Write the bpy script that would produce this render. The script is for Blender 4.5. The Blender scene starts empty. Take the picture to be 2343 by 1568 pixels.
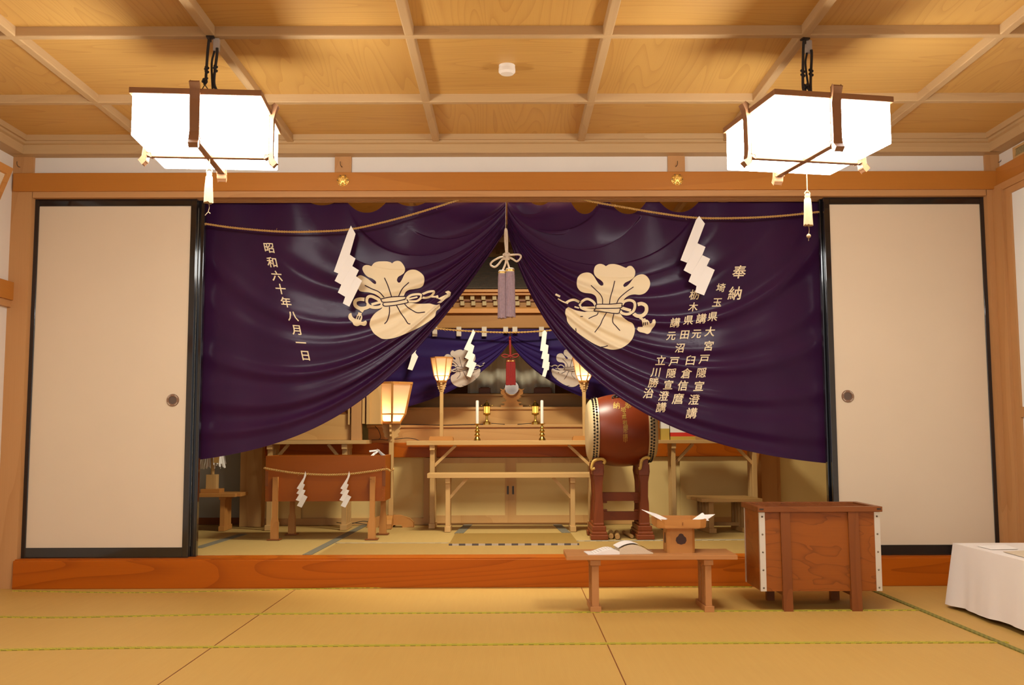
import bpy, bmesh, math, random
from mathutils import Vector, Matrix
from mathutils.bvhtree import BVHTree
from mathutils.geometry import tessellate_polygon
random.seed(7)
SC = bpy.context.scene
COL = SC.collection
PI = math.pi

# ------------------------------------------------------------------ camera
CP = Vector((-0.0013, -4.8966, 0.7551))
YAW, PITCH, ROLL, FPX = 0.00328, 0.0903, -0.00316, 2249.16
_f = Vector((math.sin(YAW)*math.cos(PITCH), math.cos(YAW)*math.cos(PITCH), math.sin(PITCH)))
_r0 = Vector((math.cos(YAW), -math.sin(YAW), 0))
_u0 = _r0.cross(_f)
_r = _r0*math.cos(ROLL) + _u0*math.sin(ROLL)
_u = _u0*math.cos(ROLL) - _r0*math.sin(ROLL)
cam = bpy.data.cameras.new('camera')
cam.sensor_width = 36.0
cam.lens = FPX/2343*36
cam.clip_start = 0.05
camo = bpy.data.objects.new('camera', cam)
COL.objects.link(camo)
camo.matrix_world = Matrix(((_r.x, _u.x, -_f.x, CP.x), (_r.y, _u.y, -_f.y, CP.y), (_r.z, _u.z, -_f.z, CP.z), (0, 0, 0, 1)))
SC.camera = camo

def ray(px, py):
    return (_f + _r*((px-1171.5)/FPX) - _u*((py-784)/FPX)).normalized()
def at(px, py, Y):          # the point of the plane y = Y seen at a pixel of the photograph
    d = ray(px, py)
    return CP + d*((Y-CP.y)/d.y)
def atz(px, py, Z):         # the point of the plane z = Z
    d = ray(px, py)
    return CP + d*((Z-CP.z)/d.z)

# ------------------------------------------------------------------ light
SC.view_settings.view_transform = 'Standard'
SC.view_settings.look = 'None'
SC.view_settings.exposure = 0.12
SC.view_settings.gamma = 1.0
SC.view_settings.use_curve_mapping = False
SC.cycles.max_bounces = 8
SC.cycles.diffuse_bounces = 5
SC.cycles.glossy_bounces = 3
SC.cycles.transmission_bounces = 4
SC.cycles.sample_clamp_indirect = 4.0
SC.cycles.use_denoising = True
LAMP = (1.0, 1.0, 0.96)
LAMP_POWER = 31.0
w = bpy.data.worlds.new('world')
w.use_nodes = True
w.node_tree.nodes['Background'].inputs[0].default_value = (1.0, 1.0, 0.99, 1)
w.node_tree.nodes['Background'].inputs[1].default_value = 1.15
SC.world = w
def area(name, loc, size, power, col, rot=(0, 0, 0), sy=None):
    l = bpy.data.lights.new(name, 'AREA')
    l.energy = power; l.color = col; l.size = size
    if sy: l.shape = 'RECTANGLE'; l.size_y = sy
    o = bpy.data.objects.new(name, l); COL.objects.link(o)
    o.location = loc; o.rotation_euler = rot
    return o
# the inner room's own ceiling lamp, and the hall's second pair of ceiling lamps behind the camera
area('inner_ceiling_lamp', (0.0, 0.50, 2.2), 0.5, 50, (1.0, 0.95, 0.76), (0, 0, 0), 0.3)
for sx in (-1, 1):
    area('hall_ceiling_lamp', (sx*1.09, -4.3, 1.85), 0.44, 27, (1.0, 0.985, 0.94))

# ------------------------------------------------------------------ materials
MATS = {}
def srgb(c):
    return tuple(((v/255)/12.92 if v/255 <= .04045 else (((v/255)+.055)/1.055)**2.4) for v in c)
def newmat(name):
    m = bpy.data.materials.new(name); m.use_nodes = True
    nt = m.node_tree
    return m, nt, nt.nodes['Principled BSDF']
def N(nt, typ, **kw):
    n = nt.nodes.new(typ)
    for k, v in kw.items():
        if hasattr(n, k): setattr(n, k, v)
    return n
def L(nt, a, b): nt.links.new(a, b)
def math_node(nt, op, a, b=None, c=None):
    n = N(nt, 'ShaderNodeMath', operation=op)
    for i, v in enumerate((a, b, c)):
        if v is None: continue
        if isinstance(v, (int, float)): n.inputs[i].default_value = v
        else: L(nt, v, n.inputs[i])
    return n.outputs[0]
def mixcol(nt, fac, a, b):
    n = N(nt, 'ShaderNodeMix', data_type='RGBA')
    if isinstance(fac, (int, float)): n.inputs[0].default_value = fac
    else: L(nt, fac, n.inputs[0])
    for i, v in ((6, a), (7, b)):
        if isinstance(v, tuple): n.inputs[i].default_value = (*v[:3], 1)
        else: L(nt, v, n.inputs[i])
    return n.outputs[2]
def noise(nt, vec, scale, detail=2, rough=.5, dist=0):
    n = N(nt, 'ShaderNodeTexNoise')
    n.inputs['Scale'].default_value = scale
    n.inputs['Detail'].default_value = detail
    n.inputs['Roughness'].default_value = rough
    n.inputs['Distortion'].default_value = dist
    L(nt, vec, n.inputs['Vector'])
    return n.outputs[0]
def coords(nt, scale, loc=(0, 0, 0), kind='Object'):
    tc = N(nt, 'ShaderNodeTexCoord'); mp = N(nt, 'ShaderNodeMapping')
    mp.inputs['Scale'].default_value = scale
    mp.inputs['Location'].default_value = loc
    L(nt, tc.outputs[kind], mp.inputs[0])
    return mp.outputs[0]
def wood(name, base, dark, axis='X', ring=9, rk=.55, fk=.35, size=1.0, rough=.5, seed=0, stretch=7.0, spec=.25, sharp=3.0, det=1.2, dist=.25):
    """Plain sawn wood: contour lines of a noise drawn out along the grain, plus fine fibre streaks."""
    m, nt, b = newmat(name)
    k = {'X': 0, 'Y': 1, 'Z': 2}[axis]
    s1 = [3.2*size]*3; s1[k] = 3.2*size/stretch
    s2 = [130*size]*3; s2[k] = 3.0*size
    v1 = coords(nt, s1, (seed*3.1, seed*1.7, seed*2.3))
    n1 = noise(nt, v1, 1.0, det, .45, dist)
    r = math_node(nt, 'FRACT', math_node(nt, 'MULTIPLY', n1, ring))
    r = math_node(nt, 'POWER', r, sharp)
    f = noise(nt, coords(nt, s2), 1.0, 2, .6)
    lo = noise(nt, coords(nt, [x*.5 for x in s1], (seed, 5, 2)), 1.0, 2)
    fac = math_node(nt, 'ADD', math_node(nt, 'MULTIPLY', r, rk), math_node(nt, 'MULTIPLY', math_node(nt, 'SUBTRACT', f, .35), fk))
    fac = math_node(nt, 'ADD', fac, math_node(nt, 'MULTIPLY', math_node(nt, 'SUBTRACT', lo, .5), .5))
    n = nt.nodes.new('ShaderNodeClamp'); L(nt, fac, n.inputs[0])
    L(nt, mixcol(nt, n.outputs[0], base, dark), b.inputs['Base Color'])
    b.inputs['Roughness'].default_value = rough
    b.inputs['Specular IOR Level'].default_value = spec
    MATS[name] = m
    return m
def plain(name, col, rough=.5, metal=0, spec=.5, var=.0, vs=30, bump=0, coat=0, coatr=.1):
    m, nt, b = newmat(name)
    if var:
        n1 = noise(nt, coords(nt, (vs, vs, vs)), 1.0, 3, .6)
        L(nt, mixcol(nt, n1, tuple(c*(1-var) for c in col), tuple(min(1, c*(1+var)) for c in col)), b.inputs['Base Color'])
    else:
        b.inputs['Base Color'].default_value = (*col, 1)
    b.inputs['Roughness'].default_value = rough
    b.inputs['Metallic'].default_value = metal
    b.inputs['Specular IOR Level'].default_value = spec
    b.inputs['Coat Weight'].default_value = coat
    b.inputs['Coat Roughness'].default_value = coatr
    if bump:
        bp = N(nt, 'ShaderNodeBump'); bp.inputs['Strength'].default_value = bump; bp.inputs['Distance'].default_value = .002
        L(nt, noise(nt, coords(nt, (vs*4, vs*4, vs*4)), 1.0, 3), bp.inputs['Height'])
        L(nt, bp.outputs[0], b.inputs['Normal'])
    MATS[name] = m
    return m
def fabric(name, col, col2, coat=.0):
    m, nt, b = newmat(name)
    n1 = noise(nt, coords(nt, (3, 3, 3)), 1.0, 3, .6)
    L(nt, mixcol(nt, n1, col, col2), b.inputs['Base Color'])
    b.inputs['Roughness'].default_value = .62
    b.inputs['Specular IOR Level'].default_value = .12
    b.inputs['Sheen Weight'].default_value = .06
    b.inputs['Sheen Tint'].default_value = (*[min(1, c*6) for c in col2], 1)
    b.inputs['Coat Weight'].default_value = coat
    b.inputs['Coat Roughness'].default_value = .15
    b.inputs['Coat IOR'].default_value = 1.35
    bp = N(nt, 'ShaderNodeBump'); bp.inputs['Strength'].default_value = .25; bp.inputs['Distance'].default_value = .001
    L(nt, noise(nt, coords(nt, (60, 60, 900)), 1.0, 2), bp.inputs['Height'])
    L(nt, bp.outputs[0], b.inputs['Coat Normal'])
    MATS[name] = m
    return m
def glow(name, col, strength, base=(.8, .75, .65)):
    m, nt, b = newmat(name)
    b.inputs['Base Color'].default_value = (*base, 1)
    b.inputs['Emission Color'].default_value = (*col, 1)
    b.inputs['Emission Strength'].default_value = strength
    MATS[name] = m
    return m
def shade_paper(name, col):
    m, nt, b = newmat(name)
    nt.nodes.remove(b)
    t = N(nt, 'ShaderNodeBsdfTranslucent'); d = N(nt, 'ShaderNodeBsdfDiffuse'); x = N(nt, 'ShaderNodeMixShader')
    t.inputs[0].default_value = (*col, 1); d.inputs[0].default_value = (.72, .6, .45, 1)
    x.inputs[0].default_value = .6
    L(nt, t.outputs[0], x.inputs[1+1]); L(nt, d.outputs[0], x.inputs[1])
    L(nt, x.outputs[0], nt.nodes['Material Output'].inputs[0])
    MATS[name] = m
    return m

for ax in 'XY':
    wood('ceiling_board_'+ax, (.575, .325, .086), (.40, .19, .038), ax, 17, .42, .28, 2.0, .45, 1+('XY'.index(ax)), 11, .3, 4.0)
for ax in 'XYZ':
    wood('beam_'+ax, (.50, .325, .155), (.38, .225, .098), ax, 5, .3, .5, 1.6, .55, 3)
    wood('post_'+ax, (0.4950, 0.2520, 0.0957), (0.3600, 0.1600, 0.0495), ax, 6, .35, .35, 1.3, .5, 4, 9)
    wood('rail_'+ax, (0.4471, 0.1677, 0.0254), (0.3305, 0.1092, 0.0140), ax, 4, .3, .3, 1.0, .42, 5, 10)
    wood('pale_'+ax, (0.5580, 0.3362, 0.1292), (0.4500, 0.2460, 0.0782), ax, 6, .4, .25, 1.6, .5, 6)
    wood('honey_'+ax, (0.4928, 0.2175, 0.0550), (0.3520, 0.1312, 0.0275), ax, 5, .4, .3, 1.8, .45, 7)
    wood('amber_'+ax, (.40, .090, .0035), (.22, .040, .0015), ax, 13, .55, .25, 1.2, .35, 8, 9, .15, 5.0)
    wood('chest_'+ax, (.285, .075, .0065), (.13, .030, .003), ax, 11, .62, .35, 1.5, .38, 9, 3.4, .3, 9.0, 3.0, .9)
    wood('brown_'+ax, (0.2100, 0.0620, 0.0132), (0.1344, 0.0341, 0.0068), ax, 5, .4, .3, 1.6, .4, 10)
    wood('box_'+ax, (0.2970, 0.0718, 0.0032), (0.1980, 0.0410, 0.0016), ax, 4, .3, .35, 1.2, .42, 11, 10)
    wood('redwood_'+ax, (.205, .046, .010), (.12, .024, .005), ax, 4, .3, .3, 1.4, .38, 12, 8, .2)
    wood('bench_'+ax, (0.4500, 0.1989, 0.0630), (0.3600, 0.1404, 0.0390), ax, 5, .3, .4, 1.6, .5, 13)
    wood('lantern_'+ax, (.27, .13, .06), (.18, .08, .035), ax, 4, .3, .3, 2, .45, 14)
    wood('altar_'+ax, (0.5400, 0.3040, 0.1073), (0.4320, 0.2160, 0.0650), ax, 7, .45, .2, 1.2, .45, 15, 7)
    wood('oldbench_'+ax, (0.3780, 0.2000, 0.0618), (0.2520, 0.1200, 0.0325), ax, 5, .5, .4, 1.6, .5, 16)
plain('plaster', (.71, .645, .56), .9, var=.04, vs=6)
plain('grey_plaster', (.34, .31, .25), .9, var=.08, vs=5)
plain('lacquer', (.006, .005, .006), .12, spec=.6, coat=.6, coatr=.05)
plain('fusuma_paper', (.66, .53, .375), .8, var=.035, vs=3, spec=.2)
plain('door_cloth', (.70, .50, .20), .8, var=.05, vs=5, spec=.2)
plain('gilt', (.90, .60, .16), .40, .9)
plain('brass', (.46, .29, .065), .32, 1)
plain('dark_metal', (.06, .045, .035), .4, .8)
plain('steel', (.66, .60, .50), .45, .55)
plain('rivet', (.18, .14, .10), .35, .9)
plain('pull_rim', (.24, .13, .075), .35, .3)
plain('pull_dish', (.10, .062, .042), .5)
plain('black_cord', (.018, .014, .012), .7)
plain('grey_plastic', (.42, .36, .31), .5)
plain('white_plastic', (.80, .74, .66), .45)
plain('paper', (.82, .77, .71), .8, spec=.2)
plain('page_edge', (.60, .48, .33), .8, var=.12, vs=200)
plain('ink', (.10, .09, .09), .8)
plain('cream', (.80, .66, .43), .75, spec=.2)
plain('ash_print', (.44, .36, .30), .75, spec=.2)
plain('print_line', (.035, .015, .030), .8, spec=.2)
for ax in 'XYZ': wood('shrine_'+ax, (.33, .15, .04), (.24, .10, .025), ax, 4, .3, .3, 1.0, .5, 18, 8, .2)
plain('rafter_white', (.44, .33, .17), .8)
plain('tab_white', (.48, .40, .32), .85)
plain('tassel_cream', (.36, .23, .115), .75, var=.2, vs=150)
plain('cord_beige', (.58, .46, .34), .7, var=.15, vs=120)
plain('tassel_mauve', (.33, .23, .26), .75, var=.35, vs=90)
plain('tassel_red', (.24, .008, .006), .75, var=.3, vs=120)
plain('straw_rope', (0.4680, 0.2635, 0.0770), .85, var=.3, vs=160)
plain('red_cord', (.24, .010, .006), .7)
plain('skin_drum', (0.5580, 0.4080, 0.2175), .45, var=.08, vs=10, coat=.2, coatr=.2)
plain('tack', (.02, .016, .013), .35, .5)
plain('gold_letter', (.46, .26, .05), .45, .5)
plain('yellow_rope', (.55, .33, .07), .7, var=.2, vs=60)
plain('iron', (.12, .11, .10), .35, .9)
plain('linen', (.74, .67, .60), .85, var=.02, vs=8, spec=.2)
plain('gauze', (.72, .64, .48), .9, var=.12, vs=5)
plain('candle_wax', (.80, .74, .64), .5)
plain('mirror', (.62, .57, .54), .28, .8)
plain('mirror_rim', (.75, .70, .62), .2, 1)
plain('red_paint', (.60, .03, .015), .5)
plain('gold_card', (.62, .42, .08), .45, .3)
plain('vent_mesh', (.25, .19, .08), .7, var=.5, vs=90)
plain('glass_white', (.80, .82, .80), .25, spec=.5)
plain('flower_hole', (.05, .015, .008), .6)
plain('wire', (.02, .016, .014), .6)
fabric('curtain_purple', (.019, .0027, .026), (.039, .0052, .036), .34)
fabric('curtain_indigo', (.012, .0040, .045), (.022, .0065, .070), .0)
glow('lantern_panel', LAMP, LAMP_POWER)
glow('small_lamp_glass', (1.0, .40, .06), 2.2, (.5, .25, .08))
shade_paper('shade_paper', (.95, .74, .48))
# barrel of the drum: lacquered zelkova
wood('drum_wood', (0.1800, 0.0266, 0.0045), (0.1080, 0.0126, 0.0020), 'X', 4, .3, .25, 1.2, .36, 20, 5)
MATS['drum_wood'].node_tree.nodes['Principled BSDF'].inputs['Coat Weight'].default_value = .28
MATS['drum_wood'].node_tree.nodes['Principled BSDF'].inputs['Coat Roughness'].default_value = .42
def tatami(name, c1, c2, weave=620, axis='X'):
    m, nt, b = newmat(name)
    wv = N(nt, 'ShaderNodeTexWave', wave_type='BANDS', bands_direction=axis)
    wv.inputs['Scale'].default_value = weave/6.28
    wv.inputs['Distortion'].default_value = .6
    tc = N(nt, 'ShaderNodeTexCoord'); L(nt, tc.outputs['Object'], wv.inputs[0])
    lo = noise(nt, coords(nt, (1.3, 1.3, 1)), 1.0, 3, .6)
    st = noise(nt, coords(nt, (60, 3, 1) if axis == 'X' else (3, 60, 1)), 1.0, 3, .7)
    fac = math_node(nt, 'ADD', math_node(nt, 'MULTIPLY', wv.outputs[1], .3), math_node(nt, 'MULTIPLY', st, .4))
    fac = math_node(nt, 'ADD', fac, math_node(nt, 'MULTIPLY', math_node(nt, 'SUBTRACT', lo, .3), .5))
    L(nt, mixcol(nt, fac, c1, c2), b.inputs['Base Color'])
    b.inputs['Roughness'].default_value = .55
    b.inputs['Specular IOR Level'].default_value = .3
    MATS[name] = m
tatami('tatami_front', (0.4324, 0.2370, 0.0485), (0.5612, 0.3464, 0.0906))
tatami('tatami_inner', (.37, .232, .067), (.50, .335, .115))
tatami('mat_front', (.30, .175, .046), (.39, .24, .07))
tatami('mat_inner', (0.2430, 0.1352, 0.0261), (0.3105, 0.1793, 0.0392))
def banded(name, c1, c2, sx, sy):
    m, nt, b = newmat(name)
    ch = N(nt, 'ShaderNodeTexChecker'); ch.inputs['Scale'].default_value = 1
    ch.inputs[1].default_value = (*c1, 1); ch.inputs[2].default_value = (*c2, 1)
    L(nt, coords(nt, (sx, sy, 0.001), (.37, .41, .5)), ch.inputs[0])
    L(nt, ch.outputs[0], b.inputs['Base Color'])
    b.inputs['Roughness'].default_value = .8
    MATS[name] = m
banded('border_green', (.46, .39, .022), (.26, .22, .015), 55, 110)
banded('border_green_side', (.22, .19, .025), (.15, .13, .018), 110, 55)
banded('border_grey', (.19, .165, .105), (.105, .09, .06), 110, 110)
banded('border_patterned', (.50, .42, .32), (.10, .08, .075), 28, 60)
banded('border_dashed', (.42, .36, .25), (.22, .19, .14), 30, 60)

# ------------------------------------------------------------------ mesh helpers
class MB:
    def __init__(s): s.v = []; s.f = []; s.m = []; s.mi = 0
    def add(s, vs, fs):
        o = len(s.v); s.v += [Vector(p) for p in vs]
        for f in fs: s.f.append([o+i for i in f]); s.m.append(s.mi)
        return s
    def box(s, x0, x1, y0, y1, z0, z1):
        return s.add([(x0, y0, z0), (x1, y0, z0), (x1, y1, z0), (x0, y1, z0), (x0, y0, z1), (x1, y0, z1), (x1, y1, z1), (x0, y1, z1)],
                     [(0, 3, 2, 1), (4, 5, 6, 7), (0, 1, 5, 4), (1, 2, 6, 5), (2, 3, 7, 6), (3, 0, 4, 7)])
    def hexa(s, a, b):      # two quads (bottom, top), each counter-clockwise seen from above
        return s.add(list(a)+list(b), [(0, 3, 2, 1), (4, 5, 6, 7), (0, 1, 5, 4), (1, 2, 6, 5), (2, 3, 7, 6), (3, 0, 4, 7)])
    def bar(s, a, b, wd, th, up=(0, 0, 1)):     # rectangular bar from a to b
        a = Vector(a); b = Vector(b); d = (b-a).normalized(); up = Vector(up)
        sd = d.cross(up).normalized(); u = sd.cross(d).normalized()
        q = [(-1, -1), (1, -1), (1, 1), (-1, 1)]
        vs = [p + sd*(i*wd/2) + u*(j*th/2) for p in (a, b) for i, j in q]
        return s.add(vs, [(0, 3, 2, 1), (4, 5, 6, 7), (0, 1, 5, 4), (1, 2, 6, 5), (2, 3, 7, 6), (3, 0, 4, 7)])
    def prism(s, poly, d0, d1, plane='XZ'):     # polygon in a plane, extruded along the third axis
        def P(a, b, d):
            return {'XZ': (a, d, b), 'YZ': (d, a, b), 'XY': (a, b, d)}[plane]
        n = len(poly)
        vs = [P(a, b, d0) for a, b in poly] + [P(a, b, d1) for a, b in poly]
        tri = tessellate_polygon([[Vector((a, b, 0)) for a, b in poly]])
        fs = [tuple(t) for t in tri] + [tuple(n+i for i in reversed(t)) for t in tri]
        fs += [(i, (i+1) % n, n+(i+1) % n, n+i) for i in range(n)]
        return s.add(vs, fs)
    def tube(s, pts, r, n=8, closed=False):
        pts = [Vector(p) for p in pts]; k = len(pts)
        rr = r if isinstance(r, (list, tuple)) else [r]*k
        ref = None; rings = []
        for i, p in enumerate(pts):
            if closed: d = pts[(i+1) % k]-pts[i-1]
            else: d = pts[min(i+1, k-1)]-pts[max(i-1, 0)]
            d = d.normalized() if d.length > 1e-9 else Vector((0, 0, 1))
            if ref is None:
                ref = Vector((0, 0, 1)) if abs(d.z) < .9 else Vector((1, 0, 0))
            a = (ref - d*ref.dot(d))
            if a.length < 1e-6: a = d.orthogonal()
            a.normalize(); b = d.cross(a); ref = a
            rings.append([p + (a*math.cos(2*PI*j/n) + b*math.sin(2*PI*j/n))*rr[i] for j in range(n)])
        vs = [q for g in rings for q in g]; fs = []
        for i in range(k if closed else k-1):
            i2 = (i+1) % k
            for j in range(n): fs.append((i*n+j, i*n+(j+1) % n, i2*n+(j+1) % n, i2*n+j))
        if not closed: fs += [tuple(reversed(range(n))), tuple((k-1)*n+j for j in range(n))]
        return s.add(vs, fs)
    def lathe(s, prof, c=(0, 0, 0), axis='Z', n=24, rot=0, squash=1):
        c = Vector(c); vs = []; fs = []; k = len(prof)
        for r, h in prof:
            for j in range(n):
                a = 2*PI*j/n + rot
                x, y = r*math.cos(a), r*math.sin(a)*squash
                vs.append(c + Vector({'Z': (x, y, h), 'X': (h, x, y), 'Y': (x, h, y)}[axis]))
        flip = axis == 'Y'
        for i in range(k-1):
            for j in range(n):
                q = (i*n+j, i*n+(j+1) % n, (i+1)*n+(j+1) % n, (i+1)*n+j)
                fs.append(tuple(reversed(q)) if flip else q)
        shut = prof[0] == prof[-1]
        if prof[0][0] > 1e-6 and not shut: fs.append(tuple(reversed(range(n))))
        if prof[-1][0] > 1e-6 and not shut: fs.append(tuple((k-1)*n+j for j in range(n)))
        return s.add(vs, fs)
    def ball(s, c, r, n=12):
        return s.lathe([(max(1e-5, r*math.sin(PI*i/n)), -r*math.cos(PI*i/n)) for i in range(n+1)], c, n=n)
    def rope(s, pts, r, strands=2, turns=40, n=6, seg=300):   # twisted strands along a path
        pts = resample(pts, seg)
        for k in range(strands):
            path = []
            for i, p in enumerate(pts):
                d = (pts[min(i+1, seg-1)]-pts[max(i-1, 0)]).normalized()
                a = Vector((0, 1, 0)); a = (a-d*a.dot(d)).normalized(); b = d.cross(a)
                an = 2*PI*(turns*i/seg + k/strands)
                path.append(p + (a*math.cos(an)+b*math.sin(an))*r*.55)
            s.tube(path, r*.6, n)
        return s
def resample(pts, n):
    pts = [Vector(p) for p in pts]
    ls = [0]
    for a, b in zip(pts, pts[1:]): ls.append(ls[-1]+(b-a).length)
    out = []; j = 0
    for i in range(n):
        t = ls[-1]*i/(n-1)
        while j < len(ls)-2 and ls[j+1] < t: j += 1
        f = (t-ls[j])/max(1e-9, ls[j+1]-ls[j])
        out.append(pts[j].lerp(pts[j+1], min(1, f)))
    return out
def smooth_path(ctrl, n=12):    # Catmull-Rom through the control points
    c = [Vector(p) for p in ctrl]; c = [c[0]*2-c[1]] + c + [c[-1]*2-c[-2]]
    out = []
    for i in range(1, len(c)-2):
        for k in range(n):
            t = k/n
            out.append(.5*((2*c[i]) + (c[i+1]-c[i-1])*t + (2*c[i-1]-5*c[i]+4*c[i+1]-c[i+2])*t*t + (3*c[i]-c[i-1]-3*c[i+1]+c[i+2])*t**3))
    out.append(c[-2]); return out

def root_loc(o):
    while o.parent: o = o.parent
    return o.location
def build(name, mb, mat, parent=None, bevel=0, smooth=False, local=False, origin=None):
    me = bpy.data.meshes.new(name)
    off = Vector((0, 0, 0))
    if parent is not None and not local: off = root_loc(parent)
    elif origin is not None: off = Vector(origin)
    me.from_pydata([p-off for p in mb.v], [], mb.f)
    mats = mat if isinstance(mat, (list, tuple)) else [mat]
    for k in mats: me.materials.append(MATS[k])
    if len(mats) > 1: me.polygons.foreach_set('material_index', mb.m)
    me.validate(); me.update()
    o = bpy.data.objects.new(name, me); COL.objects.link(o)
    if parent is not None: o.parent = parent
    elif origin is not None: o.location = origin
    if smooth:
        me.polygons.foreach_set('use_smooth', [True]*len(me.polygons))
        if smooth != 'all': me.set_sharp_from_angle(angle=math.radians(40))
    if bevel:
        b = o.modifiers.new('edge', 'BEVEL'); b.width = bevel; b.segments = 2; b.limit_method = 'ANGLE'; b.angle_limit = .6
    return o
def tag(o, label, cat, group=None):
    o['label'] = label; o['category'] = cat
    if group: o['group'] = group
    return o
def thing(name, label, cat, loc, rz=0, group=None):
    o = bpy.data.objects.new(name, None); COL.objects.link(o)
    o.location = loc; o.rotation_euler = (0, 0, rz); o.empty_display_size = .05
    return tag(o, label, cat, group)
def struct(name, mb, mat, parent=None, **kw):
    o = build(name, mb, mat, parent, **kw)
    if parent is None: o['kind'] = 'structure'
    return o
def copy_tree(o, parent=None):
    c = o.copy(); COL.objects.link(c)
    if parent is not None: c.parent = parent
    for ch in list(o.children): copy_tree(ch, c)
    return c
def dup(o, loc, label, rz=None):
    c = copy_tree(o); c.location = loc; c['label'] = label
    if rz is not None: c.rotation_euler = (0, 0, rz)
    return c

# ------------------------------------------------------------------ the setting
S = 0.72753; ZC = 2.1999; ZS = 0.1395; X0 = 0.0006
WL, WR = -2.505, 2.49
ROWS = [-1.398 + S*k for k in range(-6, 2)]          # beams across the room
COLS = [X0 + (k-2.5)*S for k in range(6)]            # beams along the room
YB = -5.9
# floor: woven mats with green borders
fl = MB(); fl.box(WL-.1, WR+.1, YB, 0.02, -.1, 0)
floor = struct('floor', fl, 'tatami_front')
def strip(name, mat, pts, wd, z, parent, h=.003):
    m = MB(); pts = [Vector((p[0], p[1], 0)) for p in pts]
    for a, b in zip(pts, pts[1:]):
        d = (b-a).normalized(); nrm = Vector((-d.y, d.x, 0))*wd/2
        m.hexa([a-nrm+Vector((0, 0, z)), b-nrm+Vector((0, 0, z)), b+nrm+Vector((0, 0, z)), a+nrm+Vector((0, 0, z))],
               [a-nrm+Vector((0, 0, z+h)), b-nrm+Vector((0, 0, z+h)), b+nrm+Vector((0, 0, z+h)), a+nrm+Vector((0, 0, z+h))])
    return build(name, m, mat, parent)
for row in ([(30, 1353), (300, 1357), (560, 1352), (900, 1345), (1330, 1343), (1720, 1344)],
            [(-60, 1412), (130, 1414), (300, 1411), (600, 1406), (1171, 1403), (1700, 1399), (2115, 1397)],
            [(-60, 1490), (200, 1485), (480, 1482), (900, 1478), (1390, 1474), (1900, 1472), (2305, 1471)]):
    strip('mat_border', 'border_green', smooth_path([atz(x, y, 0) for x, y in row], 6), .023 if row[0][1] > 1400 else .014, 0, floor)
e0, e1 = atz(1990, 1349, 0), atz(2343, 1495, 0)
strip('mat_border', 'border_green_side', [e0, e1, e1+(e1-e0)*.6], .022, 0, floor, .0045)
for a, b in (((680, 1347), (355, 1572)), ((1330, 1345), (1434, 1572))):
    strip('mat_seam', 'brown_X', [atz(*a, 0), atz(*b, 0)], .0035, 0, floor, .0008)
# raised inner floor
fi = MB(); fi.box(WL-.1, WR+.1, .02, 3.2, -.05, ZS-.002)
floor2 = struct('floor', fi, 'tatami_inner')
def fy(y): return atz(1171, y, ZS).y
for (a, b, wd, mt) in (((452, 1254), (556, 1222), .05, 'border_grey'), ((702, 1270), (838, 1200), .045, 'border_grey'),
                       ((768, 1243), (1026, 1243), .022, 'border_dashed'), ((1320, 1238), (1880, 1234), .022, 'border_dashed'),
                       ((450, 1272), (1890, 1271), .022, 'border_dashed'), ((1490, 1198), (1545, 1222), .03, 'border_grey')):
    strip('mat_border', mt, [atz(*a, ZS), atz(*b, ZS)], wd, ZS-.002, floor2, .003)
g0 = [atz(722, 1273, ZS), atz(1895, 1272, ZS), atz(1860, 1237, ZS), atz(772, 1243, ZS)]
m = MB(); m.hexa([p+Vector((0, 0, -.002)) for p in g0], [p+Vector((0, 0, .0005)) for p in g0])
build('front_mat', m, 'mat_front', floor2)
# front sill of the raised floor
m = MB(); m.box(-2.415, 2.45, -.035, .03, 0, ZS-.004)
struct('trim_1', m, 'amber_X', bevel=.003)
m = MB(); m.box(-2.41, 2.445, -.025, .11, ZS-.006, ZS+.002)
struct('trim_2', m, 'amber_X')

# ceiling boards in coffers, alternating grain, and its beams
c = MB()
xs = [WL] + COLS + [WR]; ys = [YB] + [r for r in ROWS if YB < r < -.2] + [0]
for i in range(len(xs)-1):
    for j in range(len(ys)-1):
        jj = len(ys)-j
        c.mi = (i+jj) % 2
        c.box(xs[i], xs[i+1], ys[j], ys[j+1], ZC+.036, ZC+.056)
ceil = struct('ceiling', c, ['ceiling_board_X', 'ceiling_board_Y'])
for x in COLS:
    m = MB(); m.box(x-.017, x+.017, YB, -.05, ZC, ZC+.04)
    build('ceiling_beam', m, 'beam_Y', ceil, bevel=.004)
for y in ys[1:-1]:
    m = MB(); m.box(WL, WR, y-.017, y+.017, ZC-.0005, ZC+.04)
    build('ceiling_beam', m, 'beam_X', ceil, bevel=.004)
# cornice round the room
zc0 = at(1171, 349.6, -.075).z
m = MB(); m.prism([(0.0, zc0), (-.075, zc0), (-.075, zc0+.045), (-.09, zc0+.049), (-.09, zc0+.062), (-.105, ZC+.008), (-.105, ZC+.04), (0, ZC+.04)], WL, WR, 'YZ')
struct('trim_3', m, 'beam_X')
for k, sx, X in ((4, 1, WL), (5, -1, WR)):
    m = MB(); m.prism([(X, zc0), (X+sx*.075, zc0), (X+sx*.075, zc0+.045), (X+sx*.09, zc0+.049), (X+sx*.09, zc0+.062), (X+sx*.105, ZC+.008), (X+sx*.105, ZC+.04), (X, ZC+.04)], YB, -.07, 'XZ')
    struct('trim_%d' % k, m, 'beam_Y')
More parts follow.
